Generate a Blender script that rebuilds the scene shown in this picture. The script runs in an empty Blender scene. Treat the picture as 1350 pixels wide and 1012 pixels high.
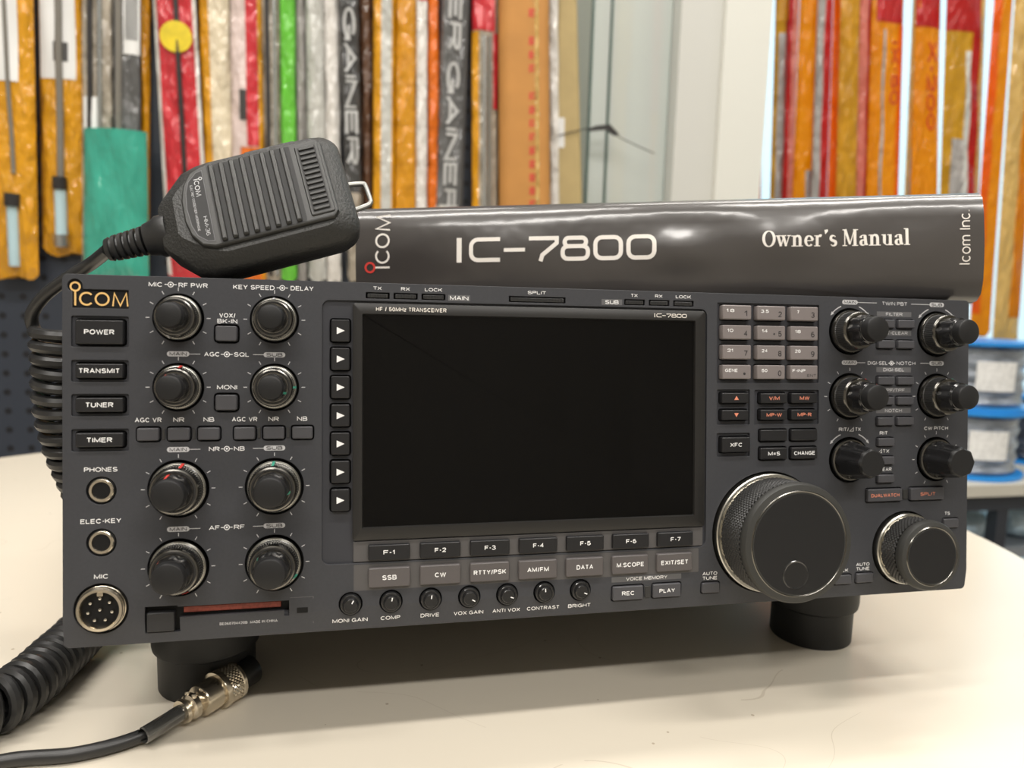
import bpy, bmesh, math, random
from mathutils import Vector, Matrix, Euler
random.seed(7)
R = math.radians
MM = 0.001
SC = bpy.context.scene
COL = SC.collection

# ------------------------------------------------------------------ camera, world, lights, exposure
cam_d = bpy.data.cameras.new('camera')
cam = bpy.data.objects.new('camera', cam_d)
COL.objects.link(cam)
RW = ((0.97772504, -0.20786894, 0.02905598), (0.00148800, -0.13156616, -0.99130628), (0.20988457, 0.96926820, -0.12832622))
cm = Matrix(((RW[0][0], -RW[1][0], -RW[2][0]), (RW[0][1], -RW[1][1], -RW[2][1]), (RW[0][2], -RW[1][2], -RW[2][2]))).to_4x4()
cm.translation = Vector((-98.793, -325.201, 200.985)) * MM
cam.matrix_world = cm
cam_d.sensor_fit = 'HORIZONTAL'
cam_d.sensor_width = 36.0
cam_d.lens = 970.0 / 1350.0 * 36.0
cam_d.clip_start = 0.01
cam_d.dof.use_dof = True
cam_d.dof.focus_distance = 0.335
cam_d.dof.aperture_fstop = 8.4
SC.camera = cam

world = bpy.data.worlds.new('daylight')
SC.world = world
world.use_nodes = True
wn = world.node_tree
bgn = wn.nodes['Background']
wtc = wn.nodes.new('ShaderNodeTexCoord')
wsep = wn.nodes.new('ShaderNodeSeparateXYZ')
wramp = wn.nodes.new('ShaderNodeValToRGB')
wramp.color_ramp.elements[0].position = 0.45
wramp.color_ramp.elements[0].color = (0.50, 0.62, 0.66, 1)
wramp.color_ramp.elements[1].position = 0.62
wramp.color_ramp.elements[1].color = (0.62, 0.86, 0.97, 1)
wmap = wn.nodes.new('ShaderNodeMapRange')
wmap.inputs['From Min'].default_value = -1
wn.links.new(wtc.outputs['Generated'], wsep.inputs[0])
wn.links.new(wsep.outputs['Z'], wmap.inputs['Value'])
wn.links.new(wmap.outputs[0], wramp.inputs[0])
wn.links.new(wramp.outputs[0], bgn.inputs['Color'])
bgn.inputs['Strength'].default_value = 1.5

def area_light(name, loc, rot, sx, sy, power, color=(1, 1, 1)):
    d = bpy.data.lights.new(name, 'AREA')
    d.shape = 'RECTANGLE'; d.size = sx; d.size_y = sy; d.energy = power; d.color = color
    o = bpy.data.objects.new(name, d); COL.objects.link(o)
    o.location = loc; o.rotation_euler = rot
    return o
# ceiling tubes of the shop
WARM = (1.0, 0.955, 0.90)
for i, (x, y, e) in enumerate(((-0.75, -0.45, 15.5), (0.65, -0.45, 15.5), (-0.75, 0.40, 13), (0.65, 0.40, 13), (-0.7, -1.6, 21), (0.7, -1.6, 21))):
    area_light('ceiling_tube_light', (x, y, 1.85), (0, 0, 0), 1.1, 0.12, e, WARM)
# daylight entering through the shop window at the right
wl = area_light('window_daylight', (1.27, 0.895, 0.515), (R(-90), 0, 0), 1.42, 1.82, 1)
wl.data.cycles.is_portal = True
SC.view_settings.view_transform = 'Standard'
SC.view_settings.look = 'None'
SC.view_settings.exposure = 0.2
SC.view_settings.gamma = 1.0
SC.view_settings.use_curve_mapping = False

# ------------------------------------------------------------------ materials
def srgb(r, g, b):
    f = lambda c: (c / 255.0) / 12.92 if c / 255.0 <= 0.04045 else ((c / 255.0 + 0.055) / 1.055) ** 2.4
    return (f(r), f(g), f(b), 1.0)
def mat(name, col, rough=0.5, metal=0.0, coat=0.0, coat_rough=0.05, bump=0.0, bscale=200.0, noise=0.0, nscale=50.0, spec=0.5, translucent=0.0, stretch=None, alpha=None, bdist=0.4):
    m = bpy.data.materials.new(name); m.use_nodes = True
    nt = m.node_tree; p = nt.nodes['Principled BSDF']
    p.inputs['Base Color'].default_value = col
    p.inputs['Roughness'].default_value = rough
    p.inputs['Metallic'].default_value = metal
    p.inputs['Coat Weight'].default_value = coat
    p.inputs['Coat Roughness'].default_value = coat_rough
    p.inputs['Specular IOR Level'].default_value = spec
    vec = None
    if bump or noise:
        tc = nt.nodes.new('ShaderNodeTexCoord'); vec = tc.outputs['Object']
        if stretch:
            mp = nt.nodes.new('ShaderNodeMapping'); mp.inputs['Scale'].default_value = stretch
            nt.links.new(vec, mp.inputs[0]); vec = mp.outputs[0]
    if noise:
        n = nt.nodes.new('ShaderNodeTexNoise'); n.inputs['Scale'].default_value = nscale; n.inputs['Detail'].default_value = 4
        nt.links.new(vec, n.inputs['Vector'])
        mx = nt.nodes.new('ShaderNodeMix'); mx.data_type = 'RGBA'
        a = [max(0, c * (1 - noise)) for c in col[:3]] + [1]; b = [min(1, c * (1 + noise)) for c in col[:3]] + [1]
        mx.inputs[6].default_value = a; mx.inputs[7].default_value = b
        mr = nt.nodes.new('ShaderNodeMapRange'); mr.inputs['From Min'].default_value = 0.3; mr.inputs['From Max'].default_value = 0.7
        nt.links.new(n.outputs[0], mr.inputs[0]); nt.links.new(mr.outputs[0], mx.inputs[0])
        nt.links.new(mx.outputs[2], p.inputs['Base Color'])
    if bump:
        n2 = nt.nodes.new('ShaderNodeTexNoise'); n2.inputs['Scale'].default_value = bscale; n2.inputs['Detail'].default_value = 3
        nt.links.new(vec, n2.inputs['Vector'])
        bp = nt.nodes.new('ShaderNodeBump'); bp.inputs['Strength'].default_value = bump; bp.inputs['Distance'].default_value = bdist / bscale
        nt.links.new(n2.outputs[0], bp.inputs['Height'])
        nt.links.new(bp.outputs[0], p.inputs['Normal'])
        if coat: nt.links.new(bp.outputs[0], p.inputs['Coat Normal'])
    if translucent:
        out = nt.nodes['Material Output']
        tr = nt.nodes.new('ShaderNodeBsdfTranslucent'); tr.inputs['Color'].default_value = col
        ms = nt.nodes.new('ShaderNodeMixShader'); ms.inputs[0].default_value = translucent
        nt.links.new(p.outputs[0], ms.inputs[1]); nt.links.new(tr.outputs[0], ms.inputs[2]); nt.links.new(ms.outputs[0], out.inputs[0])
    if alpha is not None: p.inputs['Alpha'].default_value = alpha
    return m

M = {}
M['panel'] = mat('panel_grey', srgb(61, 62, 66), 0.5, bump=0.08, bscale=2500, noise=0.05, nscale=900, spec=0.35)
M['panel_light'] = mat('panel_strip_grey', srgb(84, 82, 82), 0.45, spec=0.4)
M['recess'] = mat('recess_grey', srgb(55, 56, 61), 0.5, spec=0.35)
M['inner'] = mat('inner_black', srgb(12, 12, 13), 0.6, spec=0.3)
M['cabinet'] = mat('cabinet_black', srgb(38, 38, 40), 0.55, bump=0.15, bscale=1500)
M['key_black'] = mat('key_black', srgb(31, 31, 33), 0.4, spec=0.4)
M['key_grey'] = mat('key_grey', srgb(72, 72, 76), 0.42, spec=0.45)
M['key_mode'] = mat('key_mode_grey', srgb(88, 84, 84), 0.4, spec=0.45)
M['key_pad'] = mat('key_pad_grey', srgb(124, 117, 116), 0.45, spec=0.4)
M['ink_white'] = mat('ink_white', srgb(240, 240, 240), 0.6)
M['ink_grey'] = mat('ink_grey', srgb(196, 196, 198), 0.6)
M['ink_dim'] = mat('ink_dim', srgb(94, 94, 96), 0.6)
M['ink_black'] = mat('ink_black', srgb(42, 40, 42), 0.6)
M['ink_orange'] = mat('ink_orange', srgb(226, 140, 112), 0.6)
M['ink_gold'] = mat('ink_gold', srgb(232, 190, 120), 0.4)
M['knob'] = mat('knob_black', srgb(24, 24, 25), 0.3, spec=0.5)
M['knob_cap'] = mat('knob_cap_black', srgb(31, 31, 32), 0.45, spec=0.35)
M['knob_gloss'] = mat('knob_gloss', srgb(30, 30, 31), 0.16, spec=0.7)
M['knurl'] = mat('knurl_black', srgb(46, 46, 46), 0.42, spec=0.55)
M['rubber'] = mat('dial_rubber', srgb(54, 54, 52), 0.5, spec=0.4)
M['chrome'] = mat('chrome', srgb(205, 200, 190), 0.16, metal=1.0)
M['steel'] = mat('brushed_ring', srgb(190, 188, 180), 0.3, metal=1.0)
M['dark_metal'] = mat('dark_metal_ring', srgb(110, 108, 104), 0.2, metal=1.0)
M['nickel'] = mat('nickel', srgb(214, 204, 186), 0.22, metal=1.0)
M['red_mark'] = mat('red_mark', srgb(214, 62, 54), 0.5)
M['green_mark'] = mat('green_mark', srgb(64, 160, 136), 0.5)
M['bezel'] = mat('bezel_black', srgb(36, 35, 34), 0.42, spec=0.4)
M['screen'] = mat('screen_glass', srgb(11, 10, 10), 0.2, spec=0.34, coat=0.05, coat_rough=0.1)
M['lamp'] = mat('lamp_lens', srgb(50, 50, 50), 0.35)
M['card_red'] = mat('card_red', srgb(140, 66, 52), 0.5, noise=0.25, nscale=900)
M['foot'] = mat('foot_black', srgb(28, 29, 30), 0.5, spec=0.4)
M['mic'] = mat('mic_black', srgb(43, 43, 41), 0.42, spec=0.45, bump=0.10, bscale=1600)
M['mic_tex'] = mat('mic_textured', srgb(42, 42, 40), 0.5, bump=0.9, bscale=900, spec=0.5)
M['mic_dark'] = mat('mic_slot', srgb(13, 13, 13), 0.6)
M['cord'] = mat('cord_black', srgb(38, 38, 38), 0.36, spec=0.5)
M['sleeve'] = mat('clear_sleeve', srgb(60, 60, 58), 0.1, coat=1.0, spec=0.9)
M['binder'] = mat('binder_vinyl', srgb(62, 58, 56), 0.34, coat=0.9, coat_rough=0.15, bump=0.06, bscale=22, spec=0.5)
M['paper'] = mat('page_paper', srgb(225, 222, 212), 0.8)
M['ink_cream'] = mat('ink_cream', srgb(236, 230, 222), 0.5)
M['clear_gloss'] = mat('silver_ink', srgb(220, 215, 208), 0.35)

# ------------------------------------------------------------------ mesh helpers (millimetres in, metres out)
class MB:
    def __init__(s): s.v = []; s.f = []; s.m = []; s.sm = []
    def add(s, vs, fs, mi=0, smooth=False):
        o = len(s.v); s.v += [tuple(v) for v in vs]
        for f in fs: s.f.append([i + o for i in f]); s.m.append(mi); s.sm.append(smooth)
    def build(s, name, mats, parent=None, scale=MM, sharp=35, fix=True, flip_safe=False):
        me = bpy.data.meshes.new(name)
        me.from_pydata([(x * scale, y * scale, z * scale) for x, y, z in s.v], [], s.f)
        if not isinstance(mats, (list, tuple)): mats = [mats]
        for mm in mats: me.materials.append(mm)
        me.polygons.foreach_set('material_index', s.m)
        me.polygons.foreach_set('use_smooth', s.sm)
        me.update()
        if fix:
            b = bmesh.new(); b.from_mesh(me)
            bmesh.ops.recalc_face_normals(b, faces=b.faces)
            b.to_mesh(me); b.free()
        try: me.set_sharp_from_angle(angle=R(sharp))
        except Exception: pass
        o = bpy.data.objects.new(name, me); COL.objects.link(o)
        if parent: o.parent = parent
        return o

def thing(name, label, cat, loc=(0, 0, 0), rot=(0, 0, 0), group=None):
    o = bpy.data.objects.new(name, None); COL.objects.link(o)
    o.empty_display_size = 0.02
    o.location = loc; o.rotation_euler = rot
    o['label'] = label; o['category'] = cat
    if group: o['group'] = group
    return o
def tag(o, label, cat, group=None):
    o['label'] = label; o['category'] = cat
    if group: o['group'] = group
    return o
def struct(o): o['kind'] = 'structure'; return o

def rr(u0, v0, u1, v1, r, n=4):
    """rounded rectangle outline, clockwise in (u, v-down)"""
    r = min(r, abs(u1 - u0) / 2 - 1e-4, abs(v1 - v0) / 2 - 1e-4)
    if r <= 0: return [(u0, v0), (u1, v0), (u1, v1), (u0, v1)]
    pts = []
    for cx, cy, a0 in ((u1 - r, v0 + r, -90), (u1 - r, v1 - r, 0), (u0 + r, v1 - r, 90), (u0 + r, v0 + r, 180)):
        for i in range(n + 1):
            a = R(a0 + 90 * i / n); pts.append((cx + r * math.cos(a), cy + r * math.sin(a)))
    return pts
def inset(poly, d):
    n = len(poly); out = []
    ar = sum(poly[i][0] * poly[(i + 1) % n][1] - poly[(i + 1) % n][0] * poly[i][1] for i in range(n))
    sg = 1 if ar > 0 else -1
    for i in range(n):
        p0 = Vector(poly[i - 1]); p1 = Vector(poly[i]); p2 = Vector(poly[(i + 1) % n])
        a = (p1 - p0); b = (p2 - p1)
        a = a.normalized() if a.length > 1e-9 else b.normalized(); b = b.normalized() if b.length > 1e-9 else a
        na = Vector((-a.y, a.x)) * sg; nb = Vector((-b.y, b.x)) * sg
        m = na + nb
        if m.length < 1e-6: m = na
        m.normalize(); k = d / max(0.35, m.dot(na))
        q = p1 + m * k; out.append((q.x, q.y))
    return out
def loft(mb, rings, mi=0, smooth=False, cap0=True, cap1=True, closed=True):
    """rings: lists of 3-D points of equal length"""
    n = len(rings[0]); vs = [p for r_ in rings for p in r_]; fs = []
    for k in range(len(rings) - 1):
        for i in range(n if closed else n - 1):
            j = (i + 1) % n
            fs.append([k * n + i, k * n + j, (k + 1) * n + j, (k + 1) * n + i])
    mb.add(vs, fs, mi, smooth)
    if cap0: mb.add(rings[0], [list(range(n))[::-1]], mi, False)
    if cap1: mb.add(rings[-1], [list(range(n))], mi, False)
# panel coordinates: u to the right, v down from the top left corner, h towards the viewer
PX = lambda u, v, h=0.0: (u - 212.0, -h - 57.0, 196.3 - v)
def hs(v): return -0.14 * (v - 139.5) if v > 139.5 else 0.0
def prism(mb, poly, h0, h1, bev=0.0, mi=0, P=PX, back=False):
    rings = [[P(u, v, h0) for u, v in poly]]
    if bev > 0:
        rings.append([P(u, v, h1 - bev) for u, v in poly])
        q = inset(poly, bev * 0.4); rings.append([P(u, v, h1 - bev * 0.3) for u, v in q])
        q = inset(poly, bev); rings.append([P(u, v, h1) for u, v in q])
    else: rings.append([P(u, v, h1) for u, v in poly])
    loft(mb, rings, mi, False, cap0=back)
def lathe(mb, c, prof, n=48, mi=0, P=PX, smooth=True, mod=None):
    """prof: (radius, h) from outside/back to the centre/front"""
    rings = []
    for k, (r_, h) in enumerate(prof):
        ring = []
        for i in range(n):
            a = 2 * math.pi * i / n; q = r_ * (mod(a, k) if mod else 1)
            ring.append(P(c[0] + q * math.cos(a), c[1] + q * math.sin(a), h))
        rings.append(ring)
    loft(mb, rings, mi, smooth, cap0=False, cap1=prof[-1][0] > 1e-6)
def ring_flat(mb, c, r0, r1, h, n=32, mi=0, P=PX, a0=0, a1=360):
    full = abs(a1 - a0) >= 360; vs = []; m = n if full else n + 1
    for i in range(m):
        a = R(a0 + (a1 - a0) * i / n)
        vs.append(P(c[0] + r0 * math.cos(a), c[1] + r0 * math.sin(a), h)); vs.append(P(c[0] + r1 * math.cos(a), c[1] + r1 * math.sin(a), h))
    fs = [[2 * i, 2 * ((i + 1) % m), 2 * ((i + 1) % m) + 1, 2 * i + 1] for i in range(n)]
    mb.add(vs, fs, mi)
def flat(mb, poly, h, mi=0, P=PX): mb.add([P(u, v, h) for u, v in poly], [list(range(len(poly)))], mi)
def stroke(mb, pts, w, h, closed=False, mi=0, P=PX):
    """a drawn line of width w (number or per-point list) lying at height h"""
    n = len(pts); W = w if isinstance(w, (list, tuple)) else [w] * n; vs = []
    for i in range(n):
        p = Vector(pts[i]); a = Vector(pts[i - 1]) if (i > 0 or closed) else None; b = Vector(pts[(i + 1) % n]) if (i < n - 1 or closed) else None
        d1 = (p - a).normalized() if a is not None else None; d2 = (b - p).normalized() if b is not None else None
        if d1 is None: d1 = d2
        if d2 is None: d2 = d1
        n1 = Vector((-d1.y, d1.x)); n2 = Vector((-d2.y, d2.x)); m = n1 + n2
        if m.length < 1e-6: m = n1
        m.normalize(); k = W[i] / 2 / max(0.5, m.dot(n1))
        q = p + m * k; vs.append(P(q.x, q.y, h)); q = p - m * k; vs.append(P(q.x, q.y, h))
    fs = [[2 * i, 2 * ((i + 1) % n), 2 * ((i + 1) % n) + 1, 2 * i + 1] for i in range(n if closed else n - 1)]
    mb.add(vs, fs, mi)
def _A(cx, cy, rx, ry, a0, a1, n=8): return [(cx + rx * math.cos(R(a0 + (a1 - a0) * i / n)), cy + ry * math.sin(R(a0 + (a1 - a0) * i / n))) for i in range(n + 1)]
_ring = _A(.5, .5, .5, .5, 0, 360, 20)
_S = _A(.5, .755, .46, .245, 22, 250, 9) + _A(.5, .25, .5, .25, 75, -160, 9)
FONT = {  # centre lines in a unit box and the relative width of the letter
 ' ': (.32, []), 'A': (1.0, [[(0, 0), (.5, 1), (1, 0)], [(.2, .33), (.8, .33)]]),
 'B': (.92, [[(0, 0), (0, 1), (.6, 1)] + _A(.6, .76, .33, .24, 90, -90, 6) + [(0, .52)], [(.6, .52)] + _A(.62, .26, .38, .26, 90, -90, 6) + [(0, 0), (0, .2)]]),
 'C': (1.0, [_A(.52, .5, .52, .5, 42, 318, 14)]), 'D': (.98, [[(0, .1), (0, 1), (.45, 1)] + _A(.45, .5, .55, .5, 90, -90, 10) + [(0, 0), (0, .2)]]),
 'E': (.84, [[(1, 1), (0, 1), (0, 0), (1, 0)], [(0, .52), (.88, .52)]]), 'F': (.8, [[(1, 1), (0, 1), (0, 0)], [(0, .5), (.86, .5)]]),
 'G': (1.04, [_A(.5, .5, .5, .5, 45, 340, 14), [(.55, .44), (1, .44), (1, 0)]]), 'H': (.94, [[(0, 0), (0, 1)], [(1, 0), (1, 1)], [(0, .52), (1, .52)]]),
 'I': (.2, [[(.5, 0), (.5, 1)]]), 'J': (.7, [[(1, 1), (1, .3)] + _A(.5, .28, .5, .28, 0, -180, 8)]), 'K': (.94, [[(0, 0), (0, 1)], [(1, 1), (.04, .38)], [(.36, .58), (1, 0)]]),
 'L': (.76, [[(0, 1), (0, 0), (1, 0)]]), 'M': (1.12, [[(0, 0), (0, 1), (.5, .08), (1, 1), (1, 0)]]), 'N': (.94, [[(0, 0), (0, 1), (1, 0), (1, 1)]]),
 'O': (1.08, [_ring]), 'P': (.88, [[(0, 0), (0, 1), (.6, 1)] + _A(.62, .74, .38, .26, 90, -90, 7) + [(0, .48)]]), 'Q': (1.08, [_ring, [(.62, .28), (1, 0)]]),
 'R': (.94, [[(0, 0), (0, 1), (.6, 1)] + _A(.62, .75, .36, .25, 90, -90, 7) + [(0, .5)], [(.5, .5), (.98, 0)]]), 'S': (.92, [_S]), 'T': (.86, [[(0, 1), (1, 1)], [(.5, 1), (.5, 0)]]),
 'U': (.92, [[(0, 1), (0, .34)] + _A(.5, .34, .5, .34, 180, 360, 9) + [(1, 1)]]), 'V': (.96, [[(0, 1), (.5, 0), (1, 1)]]), 'W': (1.36, [[(0, 1), (.26, 0), (.5, .95), (.74, 0), (1, 1)]]),
 'X': (.94, [[(0, 0), (1, 1)], [(0, 1), (1, 0)]]), 'Y': (.94, [[(0, 1), (.5, .45), (1, 1)], [(.5, .5), (.5, 0)]]), 'Z': (.86, [[(0, 1), (1, 1), (0, 0), (1, 0)]]),
 '0': (.8, [_ring]), '1': (.44, [[(0, .74), (.8, 1), (.8, 0)]]), '2': (.8, [_A(.5, .72, .5, .28, 165, -30, 8) + [(0, 0), (1, 0)]]),
 '3': (.8, [_A(.48, .75, .46, .25, 155, -80, 8) + _A(.48, .26, .52, .26, 85, -160, 9)]), '4': (.84, [[(.74, 0), (.74, 1), (0, .3), (1, .3)]]), '5': (.8, [[(.9, 1), (.16, 1), (.06, .5)] + _A(.48, .32, .52, .32, 130, -155, 10)]),
 '6': (.8, [_A(.5, .31, .5, .31, 0, 360, 14), _A(.52, .5, .52, .5, 60, 200, 8)]), '7': (.8, [[(0, 1), (1, 1), (.36, 0)]]), '8': (.8, [_A(.5, .76, .44, .24, 0, 360, 14), _A(.5, .27, .5, .27, 0, 360, 14)]),
 '9': (.8, [_A(.5, .69, .5, .31, 0, 360, 14), _A(.48, .5, .52, .5, -120, 20, 8)]), '-': (.42, [[(0, .45), (1, .45)]]), '/': (.42, [[(0, -.08), (1, 1.06)]]), '.': (.2, [[(.5, 0), (.5, .06)]]), '=': (.7, [[(0, .64), (1, .64)], [(0, .3), (1, .3)]]), '(': (.3, [_A(1.0, .5, 1.0, .62, 130, 230, 8)]),
 'c': (.72, [[(a, b * .72) for a, b in _A(.52, .5, .52, .5, 45, 315, 12)]]), 'o': (.78, [[(a, b * .72) for a, b in _ring]]), 'm': (1.1, [[(0, 0), (0, .72)], [(0, .5)] + _A(.25, .5, .25, .22, 170, 0, 7) + [(.5, 0)], [(.5, .5)] + _A(.75, .5, .25, .22, 170, 0, 7) + [(1, 0)]]),
 'n': (.7, [[(0, 0), (0, .72)], [(0, .46)] + _A(.5, .46, .5, .26, 170, 0, 8) + [(1, 0)]]), 'z': (.66, [[(0, .72), (1, .72), (0, 0), (1, 0)]]),
}
def text(mb, s, uc, vc, cap, h, width=None, mi=0, bold=0.022, P=PX, rot=0, align='c'):
    """lettering drawn with strokes, centred on (uc, vc); cap = capital height; fitted to width when given"""
    w = cap * (0.105 + bold * 2.6)
    if width is not None and len(s) > 2: w = min(w, width / len(s) * 0.22)
    gap = cap * 0.15 if width is None else min(cap * 0.15, width / len(s) * 0.18)
    nat = sum(FONT[c][0] for c in s) * cap
    fixed = w * len(s) + gap * (len(s) - 1)
    k = 1.0 if width is None else max(0.2, (width - fixed) / max(1e-6, nat - w * len(s)))
    tot = fixed + k * (nat - w * len(s)) if width is not None else nat + gap * (len(s) - 1)
    x = -tot / 2 if align == 'c' else (0 if align == 'l' else -tot)
    ca, sa = math.cos(R(rot)), math.sin(R(rot))
    Q = lambda a, b, hh: P(uc + a * ca - b * sa, vc + a * sa + b * ca, hh)
    lay = 0
    for c in s:
        gw = max(0.0, FONT[c][0] * cap - w) * k
        for ln in FONT[c][1]:
            pts = [(x + w / 2 + a * gw, cap / 2 - w / 2 - b * (cap - w)) for a, b in ln]
            closed = len(pts) > 3 and abs(pts[0][0] - pts[-1][0]) < 1e-6 and abs(pts[0][1] - pts[-1][1]) < 1e-6
            stroke(mb, pts[:-1] if closed else pts, w, h, closed, mi, Q)
        x += gw + w + gap
def tube(mb, pts, r, n=10, mi=0, caps=True, smooth=True):
    pts = [Vector(p) for p in pts]; N = len(pts); rs = r if isinstance(r, (list, tuple)) else [r] * N
    t = (pts[1] - pts[0]).normalized(); up = Vector((0, 0, 1)) if abs(t.z) < 0.9 else Vector((1, 0, 0))
    nrm = (up - t * up.dot(t)).normalized(); rings = []
    for i in range(N):
        t = (pts[min(i + 1, N - 1)] - pts[max(i - 1, 0)]).normalized()
        nrm = (nrm - t * nrm.dot(t)).normalized(); bi = t.cross(nrm)
        rings.append([tuple(pts[i] + (nrm * math.cos(2 * math.pi * k / n) + bi * math.sin(2 * math.pi * k / n)) * rs[i]) for k in range(n)])
    loft(mb, rings, mi, smooth, caps, caps)
def spline(P_, n=8):
    P_ = [Vector(p) for p in P_]; out = []
    for i in range(len(P_) - 1):
        p0 = P_[max(i - 1, 0)]; p1 = P_[i]; p2 = P_[i + 1]; p3 = P_[min(i + 2, len(P_) - 1)]
        for k in range(n):
            t = k / n
            out.append(0.5 * ((2 * p1) + (p2 - p0) * t + (2 * p0 - 5 * p1 + 4 * p2 - p3) * t * t + (3 * p1 - p0 - 3 * p2 + p3) * t ** 3))
    out.append(P_[-1]); return out
def box(mb, x0, y0, z0, x1, y1, z1, mi=0):
    vs = [(x0, y0, z0), (x1, y0, z0), (x1, y1, z0), (x0, y1, z0), (x0, y0, z1), (x1, y0, z1), (x1, y1, z1), (x0, y1, z1)]
    mb.add(vs, [[0, 3, 2, 1], [4, 5, 6, 7], [0, 1, 5, 4], [1, 2, 6, 5], [2, 3, 7, 6], [3, 0, 4, 7]], mi)

# the maker's mark: a ring on a stem, then C O M; drawn in a box, cap height c, left edge u, baseline v
def maker_mark(mb, u, v, c, h, mi=0, mi_ring=None, P=PX, w=None, rot=False):
    w = w or c * 0.22
    Q = P if not rot else (lambda a, b, hh: P(u + (b - v), v - (a - u), hh))   # reading upwards
    mr = mi if mi_ring is None else mi_ring
    rr_ = c * 0.37
    stroke(mb, [(u + 0.9 * w, v), (u + 0.9 * w, v - c)], w, h, mi=mi, P=Q)
    ring_flat(mb, (u + 0.9 * w, v - c - rr_ * 0.98), rr_ - w, rr_, h, 28, mr, Q)
    r1 = c / 2; cx = u + 1.9 * w + r1 + c * 0.12
    ring_flat(mb, (cx, v - r1), r1 - w, r1, h, 26, mi, Q, 42, 318)
    cx2 = cx + 2 * r1 + c * 0.03
    ring_flat(mb, (cx2, v - r1), r1 - w, r1, h, 30, mi, Q)
    x = cx2 + r1 + c * 0.22
    stroke(mb, [(x, v), (x + c * 0.1, v - c + w * 0.4), (x + c * 0.5, v - w * 0.3), (x + c * 0.9, v - c + w * 0.4), (x + c, v)], w * 0.85, h, mi=mi, P=Q)
# squared model lettering: "IC-7800"
def model_mark(mb, u, v, c, wid, h, mi=0, P=PX, k=0.15):
    w = c * k; tot = 6.13; e = wid / tot     # advance unit
    X = u
    def rrect(x0, x1, y0, y1, r): return rr(x0 + w / 2, v - c * y1 + w / 2, x1 - w / 2, v - c * y0 - w / 2, r, 4)
    stroke(mb, [(X + w / 2, v), (X + w / 2, v - c)], w * 1.25, h, mi=mi, P=P); X += e * 0.38
    pts = rr(X + w / 2, v - c + w / 2, X + e * 1.3, v - w / 2, c * 0.28, 4)
    pts = [(X + e * 0.98, v - c + w / 2)] + [p for p in reversed(pts) if p[0] < X + e * 0.6] + [(X + e * 0.98, v - w / 2)]
    left = sorted([p for p in pts[1:-1]], key=lambda p: p[1])
    stroke(mb, [(X + e * 0.98, v - c + w / 2)] + left + [(X + e * 0.98, v - w / 2)], w, h, mi=mi, P=P); X += e * 1.1
    stroke(mb, [(X, v - c * 0.47), (X + e * 0.66, v - c * 0.47)], w * 0.9, h, mi=mi, P=P); X += e * 0.78
    stroke(mb, [(X, v - c + w / 2), (X + e * 0.86, v - c + w / 2), (X + e * 0.86, v - c * 0.72), (X + e * 0.42, v - c * 0.25), (X + e * 0.36, v)], w, h, mi=mi, P=P); X += e * 0.98
    stroke(mb, rrect(X + e * 0.06, X + e * 0.84, 0.5, 1.0, c * 0.16), w, h, True, mi, P)
    stroke(mb, rrect(X, X + e * 0.90, 0.0, 0.5 + k, c * 0.2), w, h, True, mi, P); X += e * 1.0
    for i in range(2):
        stroke(mb, rrect(X, X + e * 0.90, 0.0, 1.0, c * 0.26), w, h, True, mi, P); X += e * 1.0
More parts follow.
